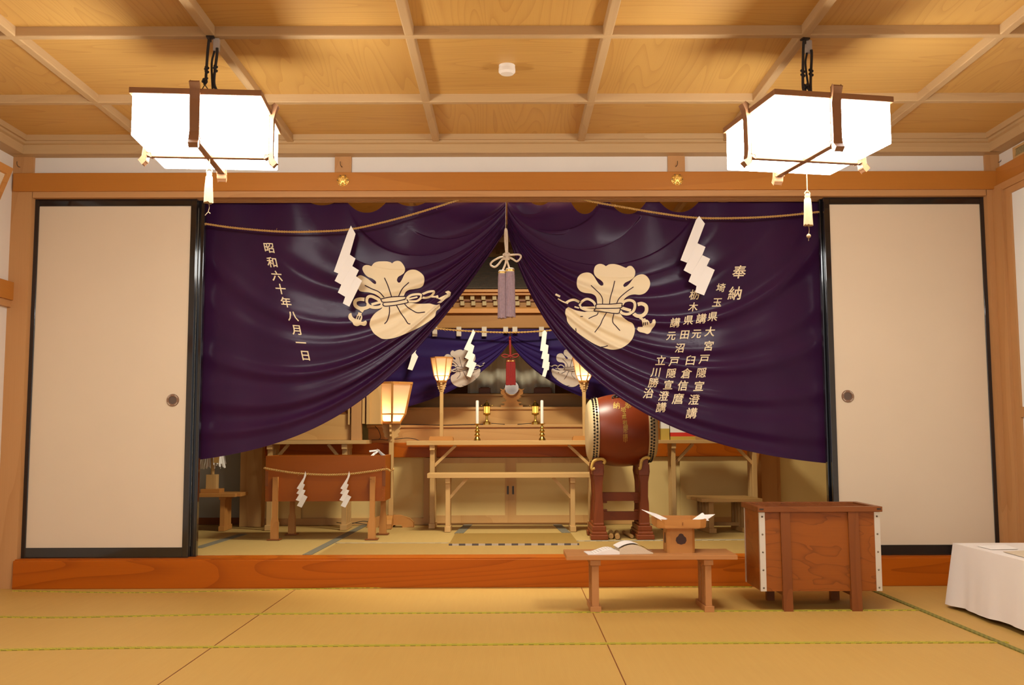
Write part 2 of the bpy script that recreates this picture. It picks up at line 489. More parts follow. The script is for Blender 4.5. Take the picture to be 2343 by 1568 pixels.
# wall above the lintel
zn1, zn0 = at(1171, 393.2, -.035).z, at(1171, 435, -.035).z
zk0 = at(1171, 450, -.02).z
m = MB(); m.box(WL, WR, .0, .06, zn0, ZC+.03)
struct('wall_back', m, 'plaster')
m = MB(); m.box(WL+.01, WR-.01, -.035, .0, zn0, zn1)
struct('trim_6', m, 'rail_X', bevel=.003)
kx0, kx1 = at(75, 440, -.02).x, at(2256, 440, -.02).x
m = MB(); m.box(kx0, kx1, -.02, .012, zk0, zn0)
for k in range(4): m.box(kx0, kx1, .012+.027*k, .012+.027*k+.017, zk0+.001, zn0)
m.box(kx0, kx1, .012, .12, zk0+.012, zn0)
struct('trim_7', m, 'post_X')
for k, (a, b) in enumerate(((766, 804), (1528, 1567))):
    m = MB(); m.box(at(a, 370, -.012).x, at(b, 370, -.012).x, -.012, .0, zn1-.005, zc0+.01)
    struct('trim_%d' % (8+k), m, 'post_Z')
# corner posts
for k, (a, b) in enumerate(((27, 75), (2256, 2304))):
    xa, xb = at(a, 400, -.02).x, at(b, 400, -.02).x
    if k == 0: xa = WL
    else: xb = WR
    m = MB(); m.box(xa, xb, -.02, .1, 0, zc0+.01)
    struct('trim_%d' % (10+k), m, 'post_Z')
# side walls, with the rails that can be seen on them
m = MB(); m.box(WL-.05, WL, YB, .0, 0, ZC+.04)
wl = struct('wall_left', m, 'plaster')
m = MB(); m.box(WR, WR+.05, YB, .0, 0, ZC+.04)
wr = struct('wall_right', m, 'plaster')
def atx(px, py, X):
    d = ray(px, py); return CP + d*((X-CP.x)/d.x)
zl1, zl0 = atx(10, 640, WL+.03).z, atx(10, 682, WL+.03).z
m = MB(); m.box(WL, WL+.03, YB, -.02, zl0, zl1)
struct('trim_12', m, 'rail_Y')
m = MB(); m.box(WL, WL+.02, YB, -.02, zl0-.035, zl0)
struct('trim_13', m, 'post_Y')
zr1, zr0 = at(2300, 386, -.035).z, at(2300, 427, -.035).z
m = MB(); m.box(WR-.028, WR, YB, -.035, zr0, zr1)
struct('trim_14', m, 'rail_Y')
m = MB(); m.box(WR-.04, WR, YB, -.02, zr0-.035, zr0)
struct('trim_15', m, 'post_Y')
m = MB(); m.box(WR-.045, WR, -.11, -.02, 0, zr0-.03)
struct('trim_16', m, 'post_Z')
# sliding window screen on the right wall: frame and white panes
wf = MB(); y1 = -.11; zt = zr0-.035; z_mid = at(2335, 955, -.2).z
for (ya, yb, za, zb) in ((y1-.055, y1, 0, zt), (y1-.9, y1-.845, 0, zt), (y1-.845, y1-.055, zt-.03, zt), (y1-.845, y1-.055, z_mid, z_mid+.05), (y1-.845, y1-.055, 0, .05)):
    wf.box(WR-.03, WR-.005, ya, yb, za, zb)
win = struct('window_1', wf, 'post_Z')
p = MB(); p.box(WR-.02, WR-.012, y1-.845, y1-.055, .05, z_mid); p.box(WR-.02, WR-.012, y1-.845, y1-.055, z_mid+.05, zt-.03)
build('pane', p, 'glass_white', win)
# framed ventilation grille high on the right wall
ya, yb = atx(2318, 350, WR-.012).y, -1.15
m = MB()
za, zb = zr1+.004, zc0-.012
for (p0, p1, q0, q1) in ((yb+.02, ya-.02, za, za+.012), (yb+.02, ya-.02, zb-.012, zb), (ya-.02, ya, za, zb), (yb, yb+.02, za, zb)):
    m.box(WR-.014, WR, p0, p1, q0, q1)
vt = thing('vent_grille', 'wood framed grille high on the right wall, above the rail beside the corner post', 'vent', (WR-.007, ya-.3, za))
build('frame', m, 'pale_Y', vt)
m = MB(); m.box(WR-.008, WR-.002, yb+.02, ya-.02, za+.012, zb-.012)
build('mesh', m, 'vent_mesh', vt)

# ---- sliding doors (fusuma)
def fusuma(n, x0, x1, y, pull=None):
    z0, z1 = ZS+.002, ZS+1.8
    f = MB(); t = .03
    a, tb, bb = .030, .038, .05
    f.box(x0, x0+a, y, y+t, z0, z1); f.box(x1-a, x1, y, y+t, z0, z1)
    f.box(x0+a, x1-a, y, y+t, z0, z0+bb); f.box(x0+a, x1-a, y, y+t, z1-tb, z1)
    f.box(x0, x0+.005, y-.003, y, z0, z1); f.box(x1-.005, x1, y-.003, y, z0, z1)
    d = struct('door_%d' % n, f, 'lacquer', bevel=.0025)
    q = MB(); q.box(x0+a, x1-a, y+.006, y+t-.006, z0+bb, z1-tb)
    build('panel', q, 'fusuma_paper', d)
    if pull:
        cx, cz = pull
        q = MB(); q.lathe([(.020, -.004), (.030, -.004), (.031, -.001), (.031, .002), (.019, .002), (.019, -.001), (.020, -.004)], (cx, y+.004, cz), 'Y', 32)
        h = build('finger_pull', q, 'pull_rim', d, smooth=True)
        q = MB(); q.lathe([(1e-5, -.0006), (.0195, -.0006), (.0195, .001), (1e-5, .001)], (cx, y+.0045, cz), 'Y', 32)
        build('pull_dish', q, 'pull_dish', h)
        q = MB()
        for k in range(4):
            ang = PI/4 + k*PI/2
            q.tube([(cx+.026*math.cos(ang+s*.09), y-.0005, cz+.026*math.sin(ang+s*.09)) for s in range(-4, 5)], .0016, 6)
        build('pull_inlay', q, 'steel', h, smooth=True)
    return d
xl0, xl1 = -2.4126, at(430, 1270, .02).x
xr0, xr1 = at(1884, 465, .02).x, 2.4293
h1, h2 = at(395, 916, .02), at(1940, 907, .02)
fusuma(1, xl0, xl1, .018, (h1.x, h1.z))
fusuma(2, xr0, xr1, .018, (h2.x, h2.z))
fusuma(3, xl0+.05, at(449, 1270, .06).x, .056)
fusuma(4, at(1874, 465, .06).x, xr1-.05, .056)

# ---- inner room shell
RC = 2.25
m = MB()
m.box(WL, WR, .06, 3.2, RC, RC+.03)
ceil2 = struct('ceiling', m, 'ceiling_board_X')
for y in (.55, 1.25, 1.95, 2.6):
    m = MB(); m.box(WL, WR, y-.018, y+.018, RC-.04, RC)
    build('ceiling_beam', m, 'beam_X', ceil2)
for px in (500, 742, 925, 1130, 1310, 1595, 1800):
    x = at(px, 462, .9).x
    m = MB(); m.box(x-.015, x+.015, .06, 3.1, RC-.038, RC)
    build('ceiling_beam', m, 'beam_Y', ceil2)
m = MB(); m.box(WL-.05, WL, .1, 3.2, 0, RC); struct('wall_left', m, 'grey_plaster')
m = MB(); m.box(WR, WR+.05, .1, 3.2, 0, RC); struct('wall_right', m, 'plaster')
m = MB(); m.box(WL, WR, 3.1, 3.15, 0, RC); struct('wall_rear', m, 'ceiling_board_X')
xg = at(566, 1100, 1.78).x
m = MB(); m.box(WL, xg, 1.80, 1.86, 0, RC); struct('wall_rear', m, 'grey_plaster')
m = MB(); m.box(WL, xg, 1.785, 1.80, ZS, ZS+.045); struct('baseboard_left', m, 'brown_X')
m = MB(); m.box(xg-.005, at(599, 1100, 1.62).x, 1.62, 1.80, ZS, RC); struct('trim_17', m, 'altar_Z')
xq0, xq1, xq2 = at(1741, 1100, 1.6).x, at(1776, 1100, 1.6).x, at(1786, 1100, 1.6).x
m = MB(); m.box(xq0, xq1, 1.58, 1.8, ZS, RC); struct('trim_18', m, 'honey_Z')
m = MB(); m.box(xq1+.004, xq2, 1.6, 1.8, ZS, RC); struct('trim_19', m, 'honey_Z')
m = MB(); m.box(xq2, WR, 1.66, 1.8, ZS, RC); struct('wall_rear', m, 'door_cloth')

# ------------------------------------------------------------------ small wall fittings
def rosette(px, py, label):
    c0 = at(px, py, -.036)
    t = thing('gilt_rosette', label, 'wall ornament', (c0.x, -.036, c0.z), 0, 'gilt rosettes on the lintel rail')
    q = MB(); q.lathe([(1e-5, -.006), (.010, -.007), (.026, -.005), (.030, -.002), (.030, .001)], (0, 0, 0), 'Y', 36)
    q.mi = 1
    for k in range(6):
        a = k*PI/3; q.lathe([(1e-5, -.0085), (.0026, -.0080), (.0026, -.003)], (.0262*math.cos(a), 0, .0262*math.sin(a)), 'Y', 8)
    build('disc', q, ['gilt', 'dark_metal'], t, smooth=True, local=True)
    for k in range(6):
        a = k*PI/3 + PI/6
        q = MB(); q.lathe([(1e-5, -.012), (.006, -.010), (.0085, -.006), (.009, -.002)], (.0195*math.cos(a), 0, .0195*math.sin(a)), 'Y', 12)
        build('petal', q, 'gilt', t, smooth=True, local=True)
    q = MB(); q.lathe([(1e-5, -.013), (.004, -.012), (.0055, -.008), (.009, -.0075), (.0095, -.005)], (0, 0, 0), 'Y', 16)
    build('boss', q, 'gilt', t, smooth=True, local=True)
rosette(784.5, 413, 'round gilt rosette on the lintel rail, left one, below the left hook post')
rosette(1549.5, 411, 'round gilt rosette on the lintel rail, right one, beside the right lantern')
def hook(px, py, Y, label, flip=1):
    p0 = at(px, py, Y)
    pts = [(0, .002, -.012), (0, -.012, -.014), (-.004*flip, -.018, -.010), (-.007*flip, -.018, 0), (-.007*flip, -.018, .012)]
    q = MB(); q.tube([p0+Vector(p) for p in smooth_path(pts, 4)], .0016, 6)
    tag(build('coat_hook', q, 'dark_metal', origin=(p0.x, p0.y, p0.z), smooth=True), label, 'hook', 'bent wire hooks above the lintel')
hook(783, 377, -.012, 'bent wire hook on the short post above the left gilt rosette')
hook(1546, 376, -.012, 'bent wire hook on the short post above the right gilt rosette', -1)
hook(1172, 350, -.0, 'small black hook on the white plaster midway between the two short posts')
hook(46, 377, -.02, 'small hook high on the left corner post')
hook(2284, 366, -.02, 'bent hook high on the right corner post', -1)
# smoke detector
cd = atz(1160, 150, ZC+.036)
t = thing('smoke_detector', 'round white smoke detector in the middle ceiling coffer', 'smoke detector', (cd.x, cd.y, ZC+.036))
q = MB(); q.lathe([(.033, 0), (.033, -.012), (.030, -.016)], (0, 0, 0), 'Z', 32); build('base', q, 'white_plastic', t, smooth=True, local=True)
q = MB(); q.lathe([(.034, -.014), (.034, -.028), (.026, -.036), (1e-5, -.037)], (0, 0, 0), 'Z', 32); build('cover', q, 'white_plastic', t, smooth=True, local=True)
# leaning picture frame on the left wall
pf0 = at(31, 386, -.30)
tilt = .36
t = thing('picture_frame', 'wooden picture frame leaning out from the left wall near the ceiling', 'picture frame', (pf0.x, -.30, pf0.z))
def fp(dy, dz, dn): # along the wall, down the frame, out of the frame
    return Vector((-math.sin(tilt)*dz + math.cos(tilt)*dn, dy, -math.cos(tilt)*dz + math.sin(tilt)*dn))
def fbox(q, y0, y1, d0, d1, n0, n1):
    q.hexa([fp(y0, d1, n0), fp(y1, d1, n0), fp(y1, d1, n1), fp(y0, d1, n1)], [fp(y0, d0, n0), fp(y1, d0, n0), fp(y1, d0, n1), fp(y0, d0, n1)])
q = MB(); HH = .30
fbox(q, -.9, 0, 0, .035, -.02, .0); fbox(q, -.9, 0, HH, HH+.035, -.02, 0); fbox(q, -.035, 0, .035, HH, -.02, 0); fbox(q, -.9, -.865, .035, HH, -.02, 0)
build('frame', q, 'honey_Y', t, local=True)
q = MB(); fbox(q, -.865, -.035, .035, HH, -.016, -.010); build('backing', q, 'page_edge', t, local=True)

# ------------------------------------------------------------------ hanging lanterns
def lantern(px, py_hang, bottom_px, rz, label, cordlen, beadz):
    b = at(bottom_px[0], bottom_px[1], -1.398)
    t = thing('ceiling_lantern', label, 'ceiling lamp', (b.x, b.y, b.z), rz, 'hanging box lanterns')
    w2, h = .213, .148
    q = MB(); q.box(-w2, w2, -w2, w2, 0, h); build('shade', q, 'lantern_panel', t, local=True, bevel=.004)
    q = MB()
    f2 = .222
    for (x0, x1, y0, y1) in ((-f2, f2, -f2, -f2+.016), (-f2, f2, f2-.016, f2), (-f2, -f2+.016, -f2+.016, f2-.016), (f2-.016, f2, -f2+.016, f2-.016)):
        q.box(x0, x1, y0, y1, h-.002, h+.019)
    q.box(-f2+.016, f2-.016, -f2+.016, f2-.016, h+.004, h+.012)
    build('top_frame', q, 'lantern_X', t, local=True, bevel=.0015)
    prof = [(w2+.001, -.012), (w2-.012, -.016), (w2-.010, -.002), (w2+.002, .0), (w2+.002, h), (f2+.002, h+.002), (f2+.002, h+.036), (f2+.012, h+.043), (f2+.024, h+.034), (f2+.014, h+.012), (w2+.018, h-.02), (w2+.016, .015), (w2+.020, -.014), (w2+.032, -.030), (w2+.018, -.044), (w2+.004, -.032)]
    for k in range(4):
        R = Matrix.Rotation(k*PI/2, 3, 'Z')
        q = MB(); q.prism([(r, z) for r, z in prof], -.0155, .0155, 'XZ')
        q.v = [R @ p for p in q.v]
        build('strap', q, 'lantern_Z', t, local=True, bevel=.002)
    for k in range(2):
        R = Matrix.Rotation(k*PI/2, 3, 'Z')
        q = MB(); q.box(-w2+.004, w2-.004, -.0125, .0125, -.016+k*.001, -.002-k*.001)
        q.v = [R @ p for p in q.v]
        build('bottom_bar', q, 'lantern_X', t, local=True, bevel=.002)
    zt = ZC - b.z
    hx, hy = 0.0, 0.0
    hang = atz(px, py_hang, ZC); hl = Matrix.Rotation(-rz, 3, 'Z') @ (Vector(hang)-Vector(b))
    hx, hy = hl.x, hl.y
    q = MB(); q.box(hx-.014, hx+.014, hy-.012, hy+.012, zt-.006, zt); q.tube([(hx, hy, zt), (hx, hy, zt-.02)], .004)
    build('ceiling_hook', q, 'dark_metal', t, local=True)
    q = MB(); q.box(hx+.008, hx+.030, hy+.004, hy+.024, zt-.05, zt-.002)
    build('junction_block', q, 'grey_plastic', t, local=True, bevel=.002)
    knots = []
    for k, (ex, ey, kz) in enumerate(((-.012, -.02, .085), (.030, .01, .05))):
        q = MB()
        pts = smooth_path([(hx-.006+.03*k, hy, zt-.012-.03*k), (hx-.010+.034*k, hy, zt-.07), (hx-.014+.03*k, hy, h+.12), (hx+ex, hy+ey, h+.03+kz)], 8)
        q.tube(pts, .0052, 8)
        for j in range(7):
            a = j*2.4; q.ball((pts[-1].x+.006*math.cos(a), pts[-1].y+.006*math.sin(a), pts[-1].z-.003*j+.01), .006, 6)
        for j in range(5):
            a = j*2.1; pp = pts[len(pts)//2]; q.ball((pp.x+.005*math.cos(a), pp.y+.005*math.sin(a), pp.z+.005*j-.01), .0055, 6)
        build('cord', q, 'black_cord', t, local=True, smooth=True)
        knots.append(pts[-1])
    q = MB(); q.tube(smooth_path([(hx+.012, hy+.012, zt-.05), (hx+.004, hy+.01, zt-.1), (hx+.012, hy, h+.09), (hx+.016, 0, h+.012)], 8), .004, 8)
    build('power_cable', q, 'black_cord', t, local=True, smooth=True)
    q = MB()
    for k, kp in enumerate(knots):
        e = .055
        for s in (-1, 1):
            a = Vector((s*e if k == 0 else 0, 0 if k == 0 else s*e, 0))
            q.tube([Vector((kp.x, kp.y, kp.z-.014)), Vector((kp.x*.6, kp.y*.6, h+.015))+a], .002, 6)
    build('wire_spreader', q, 'dark_metal', t, local=True)
    # pull cord with a tassel
    q = MB(); q.tube([(0.003, 0, -.012), (.003, 0, -.012-cordlen)], .002, 6)
    for s in (-1, 1): q.tube(smooth_path([(.003, 0, -.012-cordlen+.006), (.003+s*.010, 0, -.012-cordlen-.004), (.003+s*.007, 0, -.012-cordlen-.013)], 4), .002, 6)
    pc = build('pull_cord', q, 'tassel_cream', t, local=True, smooth=True)
    z0 = -.012-cordlen-.004
    q = MB(); q.lathe([(1e-5, 0), (.008, -.003), (.0105, -.012), (.009, -.018), (.0125, -.024), (.0145, -.06), (.0165, -.118), (1e-5, -.120)], (.003, 0, z0), 'Z', 22)
    for i, p_ in enumerate(q.v):
        if p_.z < z0-.03: p_ += Vector((random.uniform(-.0012, .0012), random.uniform(-.0012, .0012), random.uniform(-.004, .002)))
    build('tassel', q, 'tassel_cream', pc, local=True, smooth=True)
    q = MB(); q.tube(smooth_path([(.003, 0, z0-.118), (0.006, 0, z0-.135), (.003, 0, z0-.152)], 4), .0012, 5)
    if beadz: q.ball((.003, 0, z0-.158), .008, 10); q.tube([(.003, 0, z0-.165), (.002, 0, z0-.176)], .001, 5)
    else: q.tube([(.003, 0, z0-.152), (-.008, 0, z0-.165)], .0012, 5); q.tube([(.003, 0, z0-.152), (.010, 0, z0-.158)], .0012, 5)
    build('pull_end', q, 'tassel_cream', pc, local=True, smooth=True)
    return t
lantern(482, 84, (478, 353), math.radians(4.5), 'glowing white box lantern hanging from the ceiling on the left', .045, False)
lantern(1842, 88, (1843, 361), math.radians(10.5), 'glowing white box lantern hanging from the ceiling on the right, turned askew', .115, True)

# ------------------------------------------------------------------ curtains
CURT = {}
def bez(p0, p1, p2, p3, s):
    a = 1-s
    return p0*(a**3) + p1*(3*a*a*s) + p2*(3*a*s*s) + p3*(s**3)
def curtain_mesh(spec, Y, nt_=230, ns=170):
    """Sheet of curves running from the top and outer edge to the tie; folds ride on those curves."""
    (xi, yi0, yi1), (xo0, yo0), (xo1, yo1) = spec['tie'], spec['out_top'], spec['out_bot']
    sg = 1 if xo0 < xi else -1
    a0 = spec.get('a', .55)
    mb = MB(); grid = []
    W = abs(xi-xo0)/690.0
    for i in range(nt_+1):
        t = i/nt_
        E_ = Vector((xi, yi0+(yi1-yi0)*t, 0))
        if t <= a0:
            q = t/a0; x = xi + (xo0-xi)*q
            S_ = Vector((x, spec['top'](x), 0))
            P1 = S_ + Vector((sg*150*W*q**1.5, spec['sag']*q, 0))
            P2 = E_ + Vector((spec['e0'][0]*q, spec['e0'][1]*q, 0))
        else:
            w_ = (t-a0)/(1-a0)
            S_ = Vector((xo0+(xo1-xo0)*w_, spec['top'](xo0)+(yo1-spec['top'](xo0))*w_, 0))
            b1 = Vector((sg*150*W, spec['sag'], 0)); c1 = Vector((*spec['s1'], 0))
            P1 = S_ + b1.lerp(c1, w_)
            P2 = E_ + Vector((*spec['e0'], 0)).lerp(Vector((*spec['e1'], 0)), w_)
        row = []
        for j in range(ns+1):
            s = j/ns
            p = bez(S_, P1, P2, E_, s)
            sd_ = spec['seed']
            ph = 2*PI*(spec['n']*(.55*t + .45*t**3) + .22*math.sin(5.3*t+sd_) + .07*math.sin(6*s+9*t+sd_))
            wv = .70*math.sin(ph) + .30*math.sin(1.63*ph+1.3+sd_) + .35*math.sin(.41*ph+1.6*s+sd_)
            wv = wv - .25*wv*wv
            am = spec['amp']*(.26 + .24*max(0, (t-.5)/.5) + .90*s)*(1-.84*s**2.6)*(.78+.22*math.sin(11*t+sd_*3))
            if t > .95: am *= .45+.55*math.cos((t-.95)/.05*PI/2)
            hem = 0
            lg = .45*spec['amp']*(math.sin(p.x/23.0+spec['seed'])+.45*math.sin(p.x/41.0+1))*max(0, 1-s*1.7)*(.25+.75*math.exp(-max(0, p.y-470)/110.0))
            row.append((p, Y + am*wv*(1 if t > .03 else t/.03) + lg - spec['belly']*math.sin(PI*s)*math.sin(PI*min(1, t*1.1))))
        grid.append(row)
    vs = [at(p.x, p.y, y) for row in grid for p, y in row]
    k = ns+1
    fs = []
    for i in range(nt_):
        for j in range(ns):
            qd = (i*k+j, i*k+j+1, (i+1)*k+j+1, (i+1)*k+j)
            fs.append(qd if sg < 0 else tuple(reversed(qd)))
    mb.add(vs, fs)
    return mb
def scallop(base, dips):
    def f(x):
        for a, b, d in dips:
            if a < x < b:
                u = (2*(x-a)/(b-a)-1)
                return base + (d-base)*(1-abs(u)**2.2)
        return base
    return f
def bvh_of(mb): return BVHTree.FromPolygons(mb.v, mb.f)
def project(bm, bvh, off, Yf):
    out = []
    for v in bm.verts:
        d = ray(v.co.x, v.co.y)
        hit = bvh.ray_cast(CP, d)
        p = hit[0] if hit[0] is not None else at(v.co.x, v.co.y, Yf)
        out.append(p - d*off)
    return out
def chop(bm, step):
    xs_ = [v.co.x for v in bm.verts]; ys_ = [v.co.y for v in bm.verts]
    for lo, hi, nrm, ax in ((min(xs_), max(xs_), (1, 0, 0), 0), (min(ys_), max(ys_), (0, 1, 0), 1)):
        k = lo+step*.7
        while k < hi:
            co = [0, 0, 0]; co[ax] = k
            bmesh.ops.bisect_plane(bm, geom=bm.verts[:]+bm.edges[:]+bm.faces[:], plane_co=co, plane_no=nrm, dist=1e-4)
            k += step
def rounded(pl, n=4):
    P_ = [Vector((x, y)) for x, y in pl]; k = len(P_); T = []
    for i in range(k):
        a, b = P_[i]-P_[i-1], P_[(i+1) % k]-P_[i]
        T.append((a+b)*.5 if a.length > 1e-6 and b.length > 1e-6 and a.angle(b) < 1.05 else Vector((0, 0)))
    out = []
    for i in range(k):
        p, q_ = P_[i], P_[(i+1) % k]; d = (q_-p).length
        m0, m1 = T[i], T[(i+1) % k]
        if m0.length > d: m0 = m0*(d/m0.length)
        if m1.length > d: m1 = m1*(d/m1.length)
        for j in range(n):
            t = j/n; t2 = t*t; t3 = t2*t
            v = p*(2*t3-3*t2+1) + m0*(t3-2*t2+t) + q_*(-2*t3+3*t2) + m1*(t3-t2)
            out.append((v.x, v.y))
    return out
def add_layer(mb, polys, strokes, bvh, off, Yf, mi, step=8):
    bm = bmesh.new()
    for pl in polys:
        pl = rounded(pl)
        tri = tessellate_polygon([[Vector((x, y, 0)) for x, y in pl]])
        vv = [bm.verts.new((x, y, 0)) for x, y in pl]
        for t in tri:
            try: bm.faces.new([vv[i] for i in t])
            except ValueError: pass
    for pts, wd, closed in strokes:
        P_ = [Vector((x, y, 0)) for x, y in pts]
        if closed: P_ = smooth_path(P_+[P_[0]], 5)
        elif len(P_) > 2: P_ = smooth_path(P_, 5)
        pr = []
        for i, p in enumerate(P_):
            if closed: d = P_[(i+1) % (len(P_)-1)] - P_[i-1 if i > 0 else -2]
            else: d = P_[min(i+1, len(P_)-1)]-P_[max(0, i-1)]
            d.normalize(); nn = Vector((-d.y, d.x, 0))*wd/2
            pr.append((bm.verts.new(p-nn), bm.verts.new(p+nn)))
        for a, b in zip(pr, pr[1:]):
            bm.faces.new((a[0], b[0], b[1], a[1]))
    chop(bm, step)
    finish_layer(mb, bm, bvh, off, Yf, mi)
def finish_layer(mb, bm, bvh, off, Yf, mi):
    bm.verts.index_update()
    vs = project(bm, bvh, off, Yf); fs = []
    for f in bm.faces:
        ids = [v.index for v in f.verts]
        n = (vs[ids[1]]-vs[ids[0]]).cross(vs[ids[2]]-vs[ids[0]])
        if n.dot(CP-vs[ids[0]]) < 0: ids.reverse()
        fs.append(tuple(ids))
    mb.mi = mi; mb.add(vs, fs)
    bm.free()
def glyphs(parent, chars, bvh, off, Yf, mat, right=(1, .0), down=(0, 1), bold=.02, step=5):
    """chars: (character, centre x, centre y, size) in photograph pixels; each becomes a part of its own."""
    for ch, cx, cy, sz in chars:
        cu = bpy.data.curves.new('glyph', 'FONT'); cu.body = ch; cu.size = 1; cu.resolution_u = 3
        ob = bpy.data.objects.new('glyph', cu); COL.objects.link(ob)
        dg = bpy.context.evaluated_depsgraph_get(); dg.update()
        me = bpy.data.meshes.new_from_object(ob.evaluated_get(dg))
        bpy.data.objects.remove(ob); bpy.data.curves.remove(cu)
        bm = bmesh.new(); bm.from_mesh(me); bpy.data.meshes.remove(me)
        bmesh.ops.remove_doubles(bm, verts=bm.verts[:], dist=1e-5)
        rim = [(e.verts[0].co.copy(), e.verts[1].co.copy()) for e in bm.edges if len(e.link_faces) == 1]
        for a, b in rim:        # a brush-heavy outline round the letter
            d = (b-a)
            if d.length < 1e-6: continue
            d.normalize(); nn = Vector((-d.y, d.x, 0))*bold; d = d*bold*.7
            bm.faces.new([bm.verts.new(p) for p in (a-d-nn, b+d-nn, b+d+nn, a-d+nn)])
        for v in bm.verts:
            x, y = (v.co.x-.5)*sz, (.38-v.co.y)*sz
            v.co = (cx + x*right[0] + y*down[0], cy + x*right[1] + y*down[1], 0)
        chop(bm, step)
        q = MB(); finish_layer(q, bm, bvh, off, Yf, 0)
        build('character', q, mat, parent)

def zoomed(pts, ox, oy, sc): return [(ox+x*sc, oy+y*sc) for x, y in pts]
# traced pouch crests (own coordinates, then placed)
LA = dict(
 polys=[[(590, 960), (560, 935), (510, 905), (440, 885), (370, 878), (322, 862), (298, 800), (288, 730), (308, 690), (345, 680), (400, 705), (450, 740), (490, 775), (515, 787), (527, 775), (520, 750), (480, 720), (430, 700), (390, 665), (362, 610), (370, 575), (400, 558), (440, 560), (470, 572), (500, 535), (540, 518), (600, 513), (660, 515), (700, 525), (717, 538), (740, 518), (780, 507), (820, 518), (855, 560), (872, 605), (860, 650), (830, 675), (790, 700), (774, 740), (790, 767), (812, 765), (835, 730), (870, 660), (910, 625), (960, 612), (1010, 620), (1060, 650), (1095, 690), (1103, 740), (1088, 800), (1050, 830), (980, 845), (920, 855), (880, 880), (855, 930), (835, 937), (700, 940), (625, 950)],
  [(610, 1050), (590, 1080), (530, 1120), (490, 1160), (460, 1210), (447, 1270), (465, 1320), (500, 1375), (560, 1420), (600, 1440), (660, 1443), (760, 1425), (900, 1370), (1050, 1300), (1160, 1230), (1230, 1170), (1245, 1110), (1290, 1070), (1285, 1025), (1250, 1035), (1210, 1030), (1170, 1018), (1100, 1020), (1020, 1020), (950, 1010), (900, 1008), (860, 1020), (760, 1035), (690, 1048)],
  [(585, 965), (700, 942), (860, 935), (880, 945), (865, 965), (760, 990), (620, 998), (600, 990)], [(612, 1012), (760, 995), (890, 972), (905, 995), (890, 1008), (760, 1035), (640, 1048), (620, 1040)],
  [(300, 1150), (275, 1200), (258, 1190), (240, 1170), (230, 1130), (205, 1140), (193, 1175), (205, 1210), (240, 1240), (260, 1275), (300, 1288), (340, 1275), (380, 1285), (405, 1275), (415, 1240), (400, 1220), (370, 1235), (345, 1235), (360, 1190), (355, 1160)],
  [(1262, 960), (1320, 930), (1378, 905), (1350, 880), (1390, 865), (1420, 885), (1410, 930), (1350, 970), (1300, 1010), (1255, 1008), (1305, 975)]],
 strokes=[([(590, 1000), (540, 962), (470, 932), (425, 945), (412, 1000), (440, 1045), (500, 1065), (570, 1058), (598, 1030)], 36, True), ([(470, 1030), (580, 1000)], 30, False),
  ([(392, 970), (330, 966), (280, 985), (275, 1035), (320, 1072), (385, 1075), (440, 1055)], 42, False), ([(370, 1080), (345, 1115)], 42, False), ([(310, 1138), (352, 1146)], 32, False),
  ([(885, 962), (940, 920), (1020, 906), (1062, 915), (1060, 950), (1020, 985), (960, 992), (900, 985)], 26, True), ([(895, 968), (1020, 940)], 20, False),
  ([(1078, 908), (1150, 878), (1212, 872), (1213, 895), (1180, 930), (1120, 950), (1075, 945)], 26, False), ([(1185, 935), (1245, 938)], 22, False), ([(1252, 920), (1262, 955)], 26, False)],
 lines=[[(625, 710), (665, 800), (710, 935)], [(918, 765), (840, 840), (795, 930)], [(390, 800), (470, 840), (560, 880), (622, 945)], [(685, 1055), (685, 1130), (660, 1220), (625, 1262)], [(770, 1040), (820, 1130), (870, 1200), (905, 1255), (935, 1262)], [(865, 1020), (900, 1060), (960, 1100), (1020, 1128), (1110, 1120)],
  [(580, 965), (700, 940), (862, 933), (882, 945)], [(882, 945), (868, 966), (760, 992), (615, 1003), (590, 985), (580, 965)], [(612, 1012), (608, 1035), (640, 1050), (760, 1037), (895, 1010), (907, 995), (892, 968)], [(395, 940), (392, 990), (410, 1030)], [(1082, 905), (1075, 950)], [(292, 1160), (276, 1200)], [(315, 1165), (300, 1205)], [(340, 1168), (325, 1212)]])
